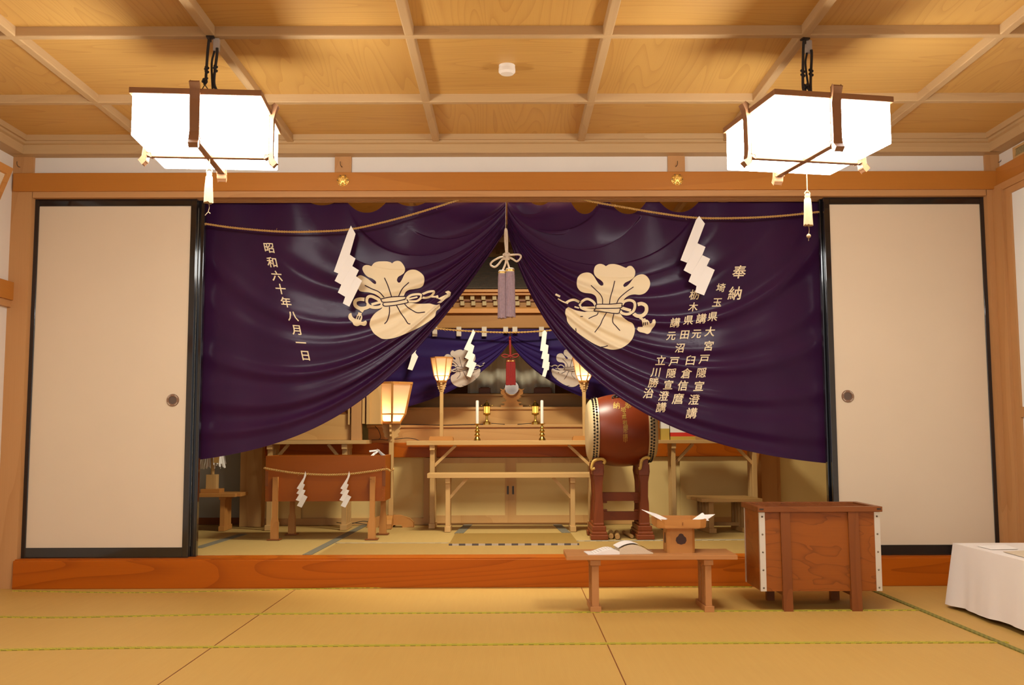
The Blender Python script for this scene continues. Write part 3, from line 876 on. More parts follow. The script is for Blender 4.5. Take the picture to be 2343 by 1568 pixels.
RA = dict(
 polys=[[(795, 722), (785, 640), (760, 590), (700, 560), (600, 548), (530, 520), (485, 460), (475, 390), (490, 310), (540, 255), (620, 230), (690, 240), (740, 285), (780, 350), (820, 410), (858, 436), (888, 428), (888, 392), (850, 350), (790, 310), (750, 260), (742, 200), (765, 130), (820, 97), (880, 102), (930, 132), (980, 103), (1060, 98), (1150, 120), (1242, 157), (1280, 132), (1330, 130), (1375, 180), (1388, 230), (1370, 300), (1310, 350), (1230, 390), (1198, 430), (1215, 458), (1250, 445), (1300, 400), (1360, 320), (1420, 275), (1490, 258), (1550, 275), (1600, 330), (1620, 400), (1600, 480), (1540, 550), (1460, 578), (1370, 572), (1290, 590), (1220, 640), (1172, 712), (980, 724)],
  [(820, 845), (640, 840), (590, 845), (460, 820), (400, 795), (345, 770), (305, 800), (295, 870), (315, 920), (330, 1000), (400, 1090), (500, 1180), (640, 1280), (760, 1350), (880, 1400), (1000, 1432), (1100, 1430), (1200, 1395), (1290, 1330), (1350, 1250), (1380, 1150), (1375, 1080), (1340, 1020), (1270, 985), (1200, 930), (1140, 865), (1060, 865), (940, 850)],
  [(772, 772), (790, 730), (980, 727), (1165, 712), (1175, 740), (1160, 780), (980, 788), (790, 788)], [(750, 815), (770, 795), (980, 793), (1130, 785), (1150, 800), (1130, 862), (1060, 865), (940, 850), (760, 830)],
  [(1495, 1000), (1505, 1080), (1430, 1080), (1415, 1120), (1450, 1155), (1530, 1175), (1580, 1190), (1620, 1165), (1650, 1110), (1690, 1060), (1707, 1000), (1690, 960), (1660, 970), (1650, 1010), (1620, 1030), (1590, 980), (1555, 965)]],
 strokes=[([(770, 745), (730, 685), (650, 645), (580, 665), (523, 730), (545, 780), (620, 812), (745, 818)], 38, False), ([(565, 778), (765, 775)], 30, False), ([(515, 690), (440, 657), (370, 668), (310, 700)], 38, False), ([(440, 765), (510, 785)], 22, False),
  ([(143, 570), (215, 605)], 30, False), ([(180, 640), (250, 680), (340, 715)], 20, False),
  ([(1180, 735), (1220, 682), (1300, 662), (1368, 690), (1383, 760), (1350, 840), (1270, 880), (1190, 868), (1150, 832)], 42, False), ([(1165, 778), (1320, 825)], 46, False),
  ([(1425, 728), (1490, 716), (1555, 755), (1558, 840), (1500, 902), (1420, 908), (1358, 870)], 56, False), ([(1455, 935), (1505, 962)], 36, False), ([(1490, 985), (1550, 960)], 40, False)],
 lines=[[(697, 430), (770, 500), (840, 570), (875, 640), (877, 720)], [(1068, 360), (1040, 480), (1000, 620), (985, 720)], [(1360, 455), (1240, 540), (1140, 630), (1098, 710)], [(810, 850), (790, 890), (720, 920), (660, 950)], [(940, 855), (880, 960), (840, 1050), (755, 1165)], [(1055, 870), (1035, 960), (1045, 1020), (1090, 1070), (1150, 1138)], [(850, 1393), (900, 1390), (960, 1372)], [(530, 918), (572, 916)], [(460, 1100), (465, 1150)],
  [(772, 772), (788, 728), (980, 725), (1167, 710), (1178, 740), (1162, 782), (980, 790), (788, 790), (772, 772)], [(770, 795), (748, 815), (762, 832), (940, 852), (1060, 868), (1132, 864), (1152, 802)], [(530, 690), (498, 735), (520, 775)], [(1412, 715), (1410, 765)], [(1380, 850), (1325, 890)], [(1520, 1010), (1512, 1060)], [(1548, 1005), (1545, 1055)], [(1575, 1000), (1580, 1045)]])
def crest(mb, A, ox, oy, sx, sy, bvh, Yf, line=8, step=3):
    f = lambda pts: [(ox+x*sx, oy+y*sy) for x, y in pts]
    add_layer(mb, [f(p) for p in A['polys']], [], bvh, .0042, Yf, 0, step)
    add_layer(mb, [], [(f(p), wd*abs(sx), c_) for p, wd, c_ in A['strokes']], bvh, .0048, Yf, 0, step)
    add_layer(mb, [], [(f(p), line*abs(sx), False) for p in A['lines']], bvh, .0060, Yf, 1, step)

YC = .15
topL = scallop(450, [(690, 785, 470), (785, 893, 487), (893, 990, 472)])
topR = scallop(450, [(1203, 1266, 470), (1300, 1376, 490), (1388, 1486, 490), (1500, 1608, 486), (1608, 1700, 463)])
specL = dict(tie=(1158, 458, 527), out_top=(466, 450), out_bot=(450, 1053), top=topL, sag=330, e0=(-200, 260), e1=(-231, 349), s1=(330, -42), n=8.5, amp=.022, seed=1.0, belly=.015)
specR = dict(tie=(1161, 458, 530), out_top=(1884, 450), out_bot=(1898, 1061), top=topR, sag=330, e0=(130, 270), e1=(99, 377), s1=(-338, -31), n=8.5, amp=.022, seed=2.6, belly=.015)
ml = curtain_mesh(specL, YC); bl = bvh_of(ml)
c0 = at(800, 460, YC)
tl = thing('ceremonial_curtain', 'left purple curtain, drawn up to the middle, with one column of white characters', 'curtain', c0, 0, 'purple crested curtains')
build('cloth', ml, 'curtain_purple', tl, smooth='all')
q = MB(); crest(q, LA, 760, 500, .19133, .19133, bl, YC, 12); build('crest', q, ['cream', 'print_line'], tl, smooth='all')
glyphs(tl, [(ch, 580+x*.1914, 540+y*.1914, 25) for ch, x, y in (('昭', 185, 140), ('和', 225, 315), ('六', 278, 478), ('十', 325, 635), ('年', 388, 793), ('八', 468, 957), ('月', 520, 1122), ('一', 567, 1278), ('日', 620, 1428))], bl, .0028, YC, 'cream', (1, .06), (.22, 1), .016)
mr = curtain_mesh(specR, YC); br = bvh_of(mr)
tr = thing('ceremonial_curtain', 'right purple curtain, drawn up to the middle, with several columns of white characters', 'curtain', at(1500, 460, YC), 0, 'purple crested curtains')
build('cloth', mr, 'curtain_purple', tr, smooth='all')
q = MB(); crest(q, RA, 1250, 590, .14666, .14666, br, YC, 14); build('crest', q, ['cream', 'print_line'], tr, smooth='all')
RT = [('奉', 880, 188, 90), ('納', 852, 335, 92), ('埼', 752, 297, 60), ('玉', 727, 398, 64), ('県', 697, 495, 66), ('大', 677, 600, 68), ('宮', 668, 698, 68), ('戸', 638, 790, 68), ('隠', 618, 884, 68), ('宣', 601, 977, 70), ('澄', 567, 1070, 72), ('講', 550, 1163, 74),
      ('講', 617, 510, 68), ('元', 585, 614, 64), ('臼', 543, 798, 68), ('倉', 515, 888, 70), ('信', 490, 973, 70), ('麿', 457, 1063, 74),
      ('栃', 572, 345, 70), ('木', 562, 430, 62), ('県', 530, 520, 66), ('田', 503, 620, 64), ('沼', 470, 713, 64), ('戸', 430, 806, 66), ('隠', 410, 887, 66), ('宣', 390, 968, 66), ('澄', 357, 1045, 68), ('講', 340, 1123, 68),
      ('講', 437, 538, 66), ('元', 410, 628, 62), ('立', 338, 800, 68), ('川', 305, 880, 66), ('勝', 287, 952, 68), ('治', 253, 1025, 70)]
glyphs(tr, [(ch, 1400+x*.33156, 560+y*.33156, s*.33156*1.06) for ch, x, y, s in RT], br, .0028, YC, 'cream', (1, -.02), (-.20, 1), .014)

# inner indigo curtain
YI = 1.80
topI = lambda x: 753
sIL = dict(tie=(1166, 757, 785), out_top=(745, 753), out_bot=(735, 952), top=topI, sag=90, e0=(-110, 80), e1=(-75, 105), s1=(200, 5), n=5, amp=.011, seed=.4, belly=.01)
sIR = dict(tie=(1169, 757, 785), out_top=(1590, 753), out_bot=(1600, 952), top=topI, sag=90, e0=(110, 80), e1=(60, 105), s1=(-190, 5), n=5, amp=.011, seed=3.4, belly=.01)
for sp, lab, ex, tabs in ((sIL, 'dark indigo inner curtain half left of the red tassel, pouch crest behind a paper streamer', (-.063, 1118), (850, 920, 995, 1050, 1108, 1157)), (sIR, 'dark indigo inner curtain half right of the red tassel, by the drum', (.063, 1243), (1178, 1239, 1300, 1370, 1450))):
    mi_ = curtain_mesh(sp, YI, 120, 90); bi = bvh_of(mi_)
    ti = thing('altar_curtain', lab, 'curtain', at(sp['tie'][0], 757, YI), 0, 'indigo curtains before the altar')
    build('cloth', mi_, 'curtain_indigo', ti, smooth='all')
    q = MB(); crest(q, RA, ex[1], 794, ex[0], .0640, bi, YI, 14, 4); build('crest', q, ['ash_print', 'print_line'], ti, smooth='all')
    for x in tabs:
        q = MB(); a, b = at(x-5.5, 770 if x not in (1157, 1178) else 762, YI-.03), at(x+5.5, 748, YI-.03)
        q.box(a.x, b.x, YI-.032, YI-.030, a.z, b.z); build('hanging_tab', q, 'tab_white', ti)

# ------------------------------------------------------------------ ropes and folded paper streamers
def rope_px(pts, Y, r, label, turns, seg=260, thin=False, mat='straw_rope'):
    P_ = smooth_path([at(p[0], p[1], p[2] if len(p) > 2 else Y) for p in pts], 10)
    q = MB(); q.rope(P_, r, 2, turns, 6, seg)
    for k in range(14 if not thin else 5):
        p = random.choice(P_); d = Vector((random.uniform(-1, 1), random.uniform(-.4, .2), random.uniform(-1, 1))).normalized()
        q.tube([p, p+d*r*3.2], .0006, 4)
    o = P_[len(P_)//2]
    return tag(build('straw_rope', q, mat, origin=o, smooth=True), label, 'rope', 'sacred straw ropes')
rope_px([(468, 512), (540, 522), (640, 530), (720, 530), (800, 525), (880, 508), (960, 486), (1045, 459), (1075, 449)], .065, .0055, 'straw rope sagging across the left purple curtain', 55)
rope_px([(1315, 449), (1348, 460), (1430, 475), (1520, 490), (1600, 499), (1700, 499), (1790, 494), (1876, 485)], .065, .0055, 'straw rope sagging across the right purple curtain', 50)
rope_px([(800, 722, 1.825), (815, 730, 1.78), (860, 738), (930, 744), (1008, 753), (1090, 759), (1171, 761), (1240, 758), (1300, 752), (1400, 742), (1450, 730, 1.78), (1465, 722, 1.825)], 1.71, .006, 'thin straw rope along the top of the indigo curtains', 50)
def shide(panels, Y, label, parent_lean=.004):
    c_ = at(*panels[0][0], Y)
    q = MB()
    for k, pl in enumerate(panels):
        yy = Y - .0012 - .0016*k
        tri = tessellate_polygon([[Vector((x, y, 0)) for x, y in pl]])
        cx = sum(x for x, y in pl)/len(pl)
        F_ = []; B_ = []
        for x, y in pl:
            dy = (x-cx)*.00012*(-1)**k*(1)
            F_.append(at(x, y, yy+dy)); B_.append(at(x, y, yy+dy+.0008))
        n = len(pl)
        q.add(F_+B_, [tuple(t) for t in tri] + [tuple(n+i for i in reversed(t)) for t in tri] + [(i, (i+1) % n, n+(i+1) % n, n+i) for i in range(n)])
    return tag(build('paper_streamer', q, 'paper', origin=c_), label, 'paper streamer', 'zigzag paper streamers')
Z1 = lambda p: zoomed(p, 760, 500, .19133)
shide([Z1(p) for p in ([(225, 85), (280, 185), (212, 430), (75, 658), (20, 636), (185, 170)], [(210, 432), (280, 480), (240, 572), (110, 792), (30, 747), (78, 650)], [(240, 570), (320, 620), (285, 692), (155, 937), (68, 886), (112, 786)], [(284, 690), (358, 745), (205, 1056), (128, 1016), (158, 930)])], .058, 'large white zigzag paper streamer on the rope before the left purple curtain')
Z2 = lambda p: zoomed(p, 1140, 440, .32437)
shide([Z2(p) for p in ([(1418, 168), (1458, 222), (1405, 362), (1332, 498), (1285, 480), (1395, 195)], [(1405, 360), (1462, 386), (1440, 442), (1362, 580), (1308, 551), (1334, 495)], [(1440, 444), (1495, 470), (1470, 522), (1398, 662), (1342, 630), (1364, 576)], [(1470, 520), (1527, 548), (1452, 728), (1390, 705), (1400, 656)])], .058, 'large white zigzag paper streamer on the rope before the right purple curtain')
Z3 = lambda p: zoomed(p, 920, 730, .2134)
shide([Z3(p) for p in ([(760, 110), (785, 145), (735, 267), (710, 344), (663, 325), (745, 150)], [(735, 265), (775, 290), (755, 367), (715, 437), (672, 415), (710, 342)], [(750, 365), (783, 385), (760, 457), (722, 527), (680, 508), (715, 435)], [(760, 455), (798, 475), (735, 628), (692, 612), (722, 525)])], 1.7045, 'small zigzag paper streamer hanging left of the red tassel, over the crest')
shide([Z3(p) for p in ([(1530, 120), (1553, 145), (1540, 270), (1528, 352), (1480, 340), (1505, 140)], [(1533, 268), (1570, 285), (1562, 360), (1540, 440), (1490, 425), (1508, 345)], [(1545, 365), (1578, 380), (1572, 450), (1550, 540), (1500, 522), (1515, 432)], [(1550, 455), (1583, 465), (1573, 548), (1558, 552), (1537, 625), (1500, 612), (1522, 528)])], 1.7045, 'small zigzag paper streamer hanging right of the red tassel')
shide([Z3(p) for p in ([(182, 130), (205, 165), (165, 300), (130, 400), (75, 380), (165, 170)], [(120, 330), (172, 405), (110, 552), (60, 538), (85, 460)])], 1.7045, 'small zigzag paper streamer mostly hidden by the left purple curtain')

# tie cord with two mauve tassels
cy_ = .105
tc_ = thing('tassel_cord', 'beige bow-tied cord with two mauve tassels where the purple curtains meet', 'tassel', at(1158, 524, cy_))
g = lambda p, dy=0: at(980+p[0]/5.6, 500+p[1]/5.6, cy_+dy)
q = MB(); q.tube(smooth_path([g(p) for p in ((1000, 460), (985, 300), (984, 170), (993, 135), (1006, 170), (1010, 300), (1012, 450))], 6), .0052, 8)
q.tube([at(1158, 440, .11), at(1157, 524, cy_)], .0014, 6)
build('cord', q, 'cord_beige', tc_, smooth=True)
for path in (((990, 490), (920, 500), (830, 545), (797, 585), (815, 612), (855, 622), (900, 585), (945, 530), (1000, 500)), ((1010, 480), (1070, 468), (1150, 462), (1183, 475), (1185, 500), (1160, 535), (1130, 550), (1080, 520), (1010, 490))):
    q = MB(); q.tube(smooth_path([g(p, -.008) for p in path], 6), .0048, 8); build('bow_loop', q, 'cord_beige', tc_, smooth=True)
q = MB()
for a, b, r_ in (((960, 470), (1045, 465), .0065), ((965, 515), (1035, 520), .0065), ((975, 450), (1030, 525), .0065), ((1030, 445), (985, 530), .0065)):
    q.tube(smooth_path([g(a, -.012), g(((a[0]+b[0])/2, (a[1]+b[1])/2), -.020), g(b, -.012)], 5), r_, 8)
build('knot', q, 'cord_beige', tc_, smooth=True)
def tassel(parent, top, w0, hgt, cap, body, Yd=0, cord=None, n=26):
    """cap ring, then a skirt of threads"""
    q = MB()
    R0 = w0/2
    prof = [(R0*.86, 0), (R0*.93, -hgt*.1), (R0*.96, -hgt*.4), (R0*1.0, -hgt*.75), (R0*1.05, -hgt), (1e-5, -hgt*.985)]
    nn = 40
    q.lathe(prof, top, 'Z', nn)
    for i, p in enumerate(q.v):
        k = i % nn
        rad = Vector((p.x-top.x, p.y-top.y, 0))
        p += rad*(.045*(1 if k % 2 else -1)) + Vector((0, 0, random.uniform(-.003, .003) if p.z < top.z-hgt*.9 else 0))
    sk = build('tassel', q, body, parent, smooth=True)
    q = MB(); ch = w0*.44
    q.lathe([(R0*.7, ch), (R0*.86, ch*.9), (R0*.9, ch*.5), (R0*.88, ch*.05), (R0*.8, 0)], top, 'Z', 24)
    build('cap', q, cap, sk, smooth=True)
    q = MB(); q.lathe([(R0*.89, ch*.25), (R0*.93, ch*.4), (R0*.89, ch*.6)], top, 'Z', 24); build('cap_band', q, 'gilt', sk, smooth=True)
    return sk
for (a, mid, top, wpx, h0, h1) in (((1000, 520), (985, 590), (945, 715), 19.5, 715, 1285), ((1005, 520), (1020, 580), (1048, 693), 22.5, 693, 1270)):
    q = MB(); tp = g(top); q.tube(smooth_path([g(a), g(mid), Vector((tp.x, tp.y, tp.z+.012))], 5), .0048, 8); build('tail_cord', q, 'cord_beige', tc_, smooth=True)
    wpm = (g((top[0]+100, top[1]))-g(top)).length/100*5.6
    tassel(tc_, tp, wpx*wpm, (h1-h0)/5.6*wpm, 'cord_beige', 'tassel_mauve')
# red tassel of the inner curtain
rt = thing('tassel_cord', 'red tassel with a bow hanging where the indigo curtains meet', 'tassel', at(1167, 783, 1.76))
q = MB(); q.tube([at(1167, 772, 1.80), at(1167, 780, 1.765), at(1168, 820, 1.76)], .008, 8); build('cord', q, 'red_cord', rt, smooth=True)
q = MB(); q.tube(smooth_path([at(x, y, 1.75) for x, y in ((1168, 815), (1155, 811), (1148, 814), (1156, 818), (1168, 815), (1180, 810), (1187, 813), (1179, 818), (1168, 815))], 6), .004, 8); build('bow_loop', q, 'red_cord', rt, smooth=True)
for dx in (-5.0, 5.0):
    tassel(rt, at(1168.5+dx, 829, 1.76), .036, .155, 'tassel_red', 'tassel_red')

# ------------------------------------------------------------------ altar at the back
def xat(px, y_, Y): return at(px, y_, Y).x
YA = 1.72
ca = thing('altar_cabinet', 'long low altar cabinet with beige sliding doors under a reddish beam', 'cabinet', (0, YA, ZS))
xa0, xa1 = xat(601, 1100, YA), xat(1740, 1100, YA)
zb0, zb1 = at(1160, 1046, YA).z, at(1160, 1013, YA).z
q = MB(); q.box(xa0, xa1, YA+.02, YA+.5, ZS, zb0+.01); build('carcass', q, 'door_cloth', ca)
q = MB(); q.box(xa0, xa1, YA-.03, YA+.5, zb0, zb1); build('top_beam', q, 'amber_X', ca, bevel=.003)
q = MB(); q.box(xa0, xa1, YA-.005, YA+.02, ZS, ZS+.045); build('plinth', q, 'altar_X', ca)
for (a, b, pull) in ((970, 1168, 1162), (1168, 1360, 1174)):
    x0, x1 = xat(a, 1100, YA), xat(b, 1100, YA); z0, z1 = ZS+.012, zb0-.004
    q = MB()
    st = .036
    q.box(x0, x0+st, YA-.02, YA+.005, z0, z1); q.box(x1-st, x1, YA-.02, YA+.005, z0, z1)
    q.box(x0+st, x1-st, YA-.02, YA+.005, z0, z0+.05); q.box(x0+st, x1-st, YA-.02, YA+.005, z1-.035, z1)
    d = build('sliding_door', q, 'altar_Z', ca)
    q = MB(); q.box(x0+st, x1-st, YA-.012, YA, z0+.05, z1-.035); build('door_panel', q, 'door_cloth', d)
    c_ = at(pull, 1122, YA-.02); q = MB(); q.box(c_.x-.0065, c_.x+.0065, YA-.0225, YA-.019, c_.z-.027, c_.z+.027); build('door_pull', q, 'dark_metal', d, bevel=.001)
for a, b in ((601, 690), (1362, 1540), (1556, 1738)):
    q = MB(); q.box(xat(a, 1100, YA), xat(b, 1100, YA), YA-.006, YA+.004, ZS+.045, zb0-.002); build('side_panel', q, 'door_cloth', ca)
# stepped altar
al = thing('altar_steps', 'pale wood altar of three steps behind the long table', 'altar', (0, 1.95, zb1))
tz = [zb1, at(1160, 972, 1.85).z, at(1160, 931.5, 2.02).z, at(1160, 901, 2.22).z]
tx = [(xat(842, 1000, 1.85), xat(1640, 1000, 1.85)), (xat(842, 940, 2.02), xat(1640, 940, 2.02)), (xat(900, 910, 2.22), xat(1440, 910, 2.22))]
for k, Yk in enumerate((1.85, 2.02, 2.22)):
    q = MB(); q.box(tx[k][0], tx[k][1], Yk+.012, Yk+.6-.17*k, tz[k]-.0, tz[k+1]-.018); st = build('riser', q, 'altar_X', al)
    q = MB(); q.box(tx[k][0]-.01, tx[k][1]+.01, Yk, Yk+.6-.17*k, tz[k+1]-.018, tz[k+1]); build('tread', q, 'altar_X', al, bevel=.002)
# lintel beam, eaves and shingled roof of the shrine behind
sh = thing('shrine_front', 'shrine front with dark shingled roof, rows of white rafter ends and a broad beam', 'shrine', (0, 1.9, 1.4))
def zat(y, Y): return at(1160, y, Y).z
X_0, X_1 = -1.9, 1.9
q = MB(); q.box(X_0, X_1, 1.83, 1.93, zat(751, 1.83), zat(716, 1.83)); build('beam', q, 'shrine_X', sh, bevel=.004)
q = MB(); q.prism([(1.80, zat(716, 1.8)), (1.80, zat(706, 1.8)), (1.84, zat(703, 1.84)), (1.95, zat(703, 1.84)), (1.95, zat(716, 1.8))], X_0, X_1, 'YZ'); build('beam_cap', q, 'honey_X', sh)
q = MB(); q.box(X_0, X_1, 1.92, 2.0, zat(703, 1.92), zat(674, 1.92)); build('eave_board', q, 'shrine_X', sh)
q = MB(); q.box(X_0, X_1, 1.86, 2.0, zat(675, 1.86), zat(669, 1.86)); q.box(X_0, X_1, 1.84, 2.0, zat(668, 1.84), zat(662, 1.84)); build('eave_board', q, 'honey_X', sh)
q = MB(); q.box(X_0, X_1, 1.905, 1.93, zat(690, 1.905), zat(686.5, 1.905)); build('eave_rail', q, 'brown_X', sh)
for row, (ya, yb, ph) in enumerate(((676, 686.5, 13), (689.5, 699, -10))):
    x = 1060+ph*1.0-25*17+ (0 if row == 0 else 0)
    while x < 1330+25*9:
        a, b = at(x, yb, 1.88), at(x+9, ya, 1.88)
        if X_0 < a.x and b.x < X_1:
            q = MB(); q.box(a.x, b.x, 1.88, 1.925, a.z, b.z); build('rafter_end', q, 'rafter_white', sh)
        x += 25.2
q = MB(); zr_a = zat(661, 1.84)
nl = 26
for k in range(nl):
    f0 = k/nl; y0 = 1.83+.42*f0; z0 = zr_a + .285*f0
    q.prism([(y0, z0), (y0, z0+.014), (y0+.42/nl+.01, z0+.285/nl+.012), (y0+.42/nl+.01, z0+.285/nl)], X_0, X_1, 'YZ')
m_, nt_, b_ = newmat('shingle')
vv = coords(nt_, (34, 6, 60)); nn_ = noise(nt_, vv, 1.0, 3, .6)
L(nt_, mixcol(nt_, nn_, (.016, .010, .006), (.055, .032, .015)), b_.inputs['Base Color']); b_.inputs['Roughness'].default_value = .8
MATS['shingle'] = m_
build('roof', q, 'shingle', sh)
# pale gauze hanging behind the mirror
q = MB(); nx, nz = 80, 24
vs = []; fs = []
for j in range(nz+1):
    for i in range(nx+1):
        px = 1070+200*i/nx; py = 745+155*j/nz
        y = 2.34 + .022*math.sin(i*.31+j*.10*(1 if i < 40 else -1)) + .010*math.sin(i*.72-j*.12)
        vs.append(at(px, py, y))
for j in range(nz):
    for i in range(nx): k = j*(nx+1)+i; fs.append((k, k+nx+1, k+nx+2, k+1))
q.add(vs, fs)
tag(build('gauze_drape', q, 'gauze', origin=at(1170, 820, 2.34), smooth='all'), 'pale grey gauze hanging behind the round mirror and red tassel', 'drape')
# blocks on the top step
for px0, px1, lab in ((1096, 1122, 'dark wooden block on the top altar step left of the mirror'), (1222, 1262, 'dark wooden block on the top altar step right of the mirror')):
    a, b = at(px0, 901, 2.25), at(px1, 888, 2.25)
    q = MB(); q.box(a.x, b.x, 2.25, 2.31, tz[3], b.z); q.box(a.x+.01, b.x-.01, 2.255, 2.305, b.z, b.z+.006)
    tag(build('wooden_block', q, 'brown_X', origin=((a.x+b.x)/2, 2.28, tz[3]), bevel=.002), lab, 'block', 'blocks on the top altar step')
# mirror on a carved stand
mz = tz[2]
cm = at(1171, 888, 2.08)
ms = thing('mirror_stand', 'carved cloud shaped wooden stand holding the round altar mirror', 'stand', (cm.x, 2.08, mz))
zz = zoomed
def mp(pts): return [(at(1080+x*.1148, 840+y*.1148, 2.08).x, at(1080+x*.1148, 840+y*.1148, 2.08).z) for x, y in pts]
q = MB(); q.prism(mp([(575, 800), (575, 770), (650, 765), (650, 730), (590, 715), (600, 700), (660, 690), (690, 655), (640, 640), (660, 625), (600, 590), (640, 580), (575, 530), (570, 490), (590, 470), (560, 435), (620, 450), (660, 430), (680, 500), (740, 550), (800, 565), (860, 545), (920, 500), (950, 440), (990, 450), (1045, 435), (1005, 475), (1020, 500), (1010, 540), (950, 580), (990, 595), (930, 625), (950, 640), (890, 655), (910, 690), (985, 705), (980, 718), (930, 730), (930, 765), (1010, 770), (1010, 800)]), 2.065, 2.085, 'XZ')
build('carving', q, 'honey_X', ms, bevel=.0015)
a, b = at(1146, 932, 2.07), at(1196, 928, 2.07)
q = MB(); q.box(a.x, b.x, 2.04, 2.11, mz, mz+.012); q.box(a.x+.025, b.x-.025, 2.05, 2.10, mz+.012, mz+.022); build('base', q, 'honey_X', ms)
mr_ = thing('altar_mirror', 'round silver mirror on the carved stand, partly behind the red tassel', 'mirror', (cm.x, 2.050, cm.z))
mr_.rotation_euler = (-.10, 0, 0)
R_ = .054
q = MB(); q.lathe([(1e-5, -.004), (R_*.92, -.004), (R_*.92, .004), (1e-5, .004)], (0, 0, 0), 'Y', 40); build('glass', q, 'mirror', mr_, local=True, smooth=True)
q = MB(); q.lathe([(R_*.90, -.006), (R_, -.004), (R_, .004), (R_*.90, .006), (R_*.90, -.006)], (0, 0, 0), 'Y', 40); build('rim', q, 'mirror_rim', mr_, local=True, smooth=True)
# small brass lanterns on the first step
def brass_lantern(px, label, src=None):
    p0 = at(px, 972, 1.89); loc = (p0.x, 1.89, tz[1])
    if src: return dup(src, loc, label)
    t = thing('brass_lantern', label, 'lamp', loc, 0, 'small brass lanterns on the altar')
    u = 1/330.0
    q = MB(); q.lathe([(8*u, 0), (8*u, 5*u), (6*u, 7*u), (3.5*u, 8*u), (2.6*u, 11*u), (2.6*u, 20*u), (4*u, 21.5*u), (8*u, 23*u), (8.5*u, 25*u), (6.5*u, 26.5*u)], n=6); build('stem', q, 'brass', t, local=True)
    q = MB(); q.lathe([(5.6*u, 26.5*u), (6.6*u, 41*u), (1e-5, 41*u)], n=6); build('glass', q, 'small_lamp_glass', t, local=True)
    for k in range(6):
        a = k*PI/3; q = MB(); q.tube([(6.4*u*math.cos(a), 6.4*u*math.sin(a), 26*u), (6.9*u*math.cos(a), 6.9*u*math.sin(a), 42*u)], .9*u, 6); build('rib', q, 'brass', t, local=True)
    q = MB(); q.lathe([(12*u, 41.5*u), (8*u, 44*u), (6*u, 47.5*u), (2.5*u, 50*u), (1.3*u, 52*u), (2.2*u, 53.5*u), (1e-5, 56*u)], n=18)
    q.tube([(-12.5*u, 0, 43.5*u), (-9*u, 0, 42*u)], .8*u, 6); q.tube([(12.5*u, 0, 43.5*u), (9*u, 0, 42*u)], .8*u, 6); q.ball((-12.5*u, 0, 43.5*u), 1.2*u, 6); q.ball((12.5*u, 0, 43.5*u), 1.2*u, 6)
    build('cap', q, 'brass', t, local=True, smooth=True)
    return t
bl1 = brass_lantern(1114, 'small lit brass lantern on the altar beside the left candle')
brass_lantern(1225, 'small lit brass lantern on the altar beside the right candle', bl1)
# wires of the small lanterns
for pts, Y, lab in ((((905, 971), (960, 972), (1010, 973), (1060, 972), (1106, 971)), 1.848, 'thin black wire on the altar step left of the left brass lantern'), (((1124, 969), (1140, 970), (1155, 971)), 1.848, 'thin black wire on the altar step right of the left brass lantern'), (((1184, 971), (1200, 970), (1216, 969)), 1.848, 'thin black wire on the altar step left of the right brass lantern'), (((838, 1008), (870, 1006), (890, 1007), (925, 1003), (945, 1004), (960, 1009)), 1.74, 'black cable lying along the beam left of the long table'), (((770, 1196), (800, 1199), (830, 1193), (850, 1197), (842, 1201), (812, 1197), (790, 1201)), 1.66, 'tangle of dark cable on the inner floor behind the brown slip box'), (((858, 975), (866, 985), (871, 1000), (866, 1007)), 1.75, 'black cable dropping beside the small shrine to the beam')):
    q = MB(); q.tube(smooth_path([at(x, y, Y) for x, y in pts], 5), .0022, 6)
    tag(build('cable', q, 'wire', origin=at(*pts[0], Y), smooth=True), lab, 'cable', 'wires around the altar')

# ------------------------------------------------------------------ tables in the inner room
def trestle(name, label, xa, xb, y0, y1, ztop, th, legs, foot_z, brace, mat, leg_w=.028, group=None, cap=True):
    t = thing(name, label, 'table', ((xa+xb)/2, (y0+y1)/2, foot_z), 0, group)
    q = MB(); q.box(xa, xb, y0, y1, ztop-th, ztop); build('tabletop', q, mat+'_X', t, bevel=.0015)
    for k, lx in enumerate(legs):
        q = MB()
        q.box(lx-leg_w*.55, lx+leg_w*.55, y0+.012, y1-.012, ztop-th-.032, ztop-th)
        build('bearer', q, mat+'_Y', t, bevel=.001)
        for yy in (y0+.03, (y0+y1)/2, y1-.05):
            q = MB(); q.box(lx-leg_w/2, lx+leg_w/2, yy, yy+.03, foot_z+.025, ztop-th-.032); build('leg', q, mat+'_Z', t, bevel=.001)
        q = MB(); q.box(lx-leg_w*.65, lx+leg_w*.65, y0+.01, y1-.01, foot_z, foot_z+.032); build('foot', q, mat+'_Y', t, bevel=.001)
        if brace:
            s = 1 if k == 0 else -1
            q = MB(); q.bar((lx+s*leg_w*.3, y0+.06, ztop-th-brace[1]), (lx+s*brace[0], y0+.06, ztop-th-.002), .018, .022, (0, 1, 0)); build('brace', q, mat+'_X', t)
    return t
Yt = 1.44
zt1 = at(1160, 1008.5, Yt).z
trestle('offering_table', 'long pale wood altar table with candlesticks and two lanterns on top', xat(930, 1010, Yt), xat(1412, 1010, Yt), Yt, 1.66, zt1, .028,
        [xat(988, 1100, Yt), xat(1356, 1100, Yt)], ZS, (.15, .135), 'pale', .03)
Yl = 1.22
zt2 = at(1160, 1083.5, Yl).z
trestle('offering_table', 'lower pale wood bench table standing in front of the long altar table, nothing on it', xat(977, 1090, Yl), xat(1357, 1090, Yl), Yl, 1.40, zt2, .028,
        [xat(1024, 1100, Yl), xat(1311, 1100, Yl)], ZS, (.12, .125), 'pale', .028)
Y2 = 1.36
zt3 = at(730, 1008, Y2).z
trestle('side_table', 'pale wood table at the left carrying the small shrine, behind the brown slip box', xat(606, 1010, Y2), xat(838, 1010, Y2), Y2, 1.60, zt3, .024,
        [xat(603, 1100, Y2)+.03, xat(786, 1100, Y2)], ZS, (.11, .12), 'pale', .032)
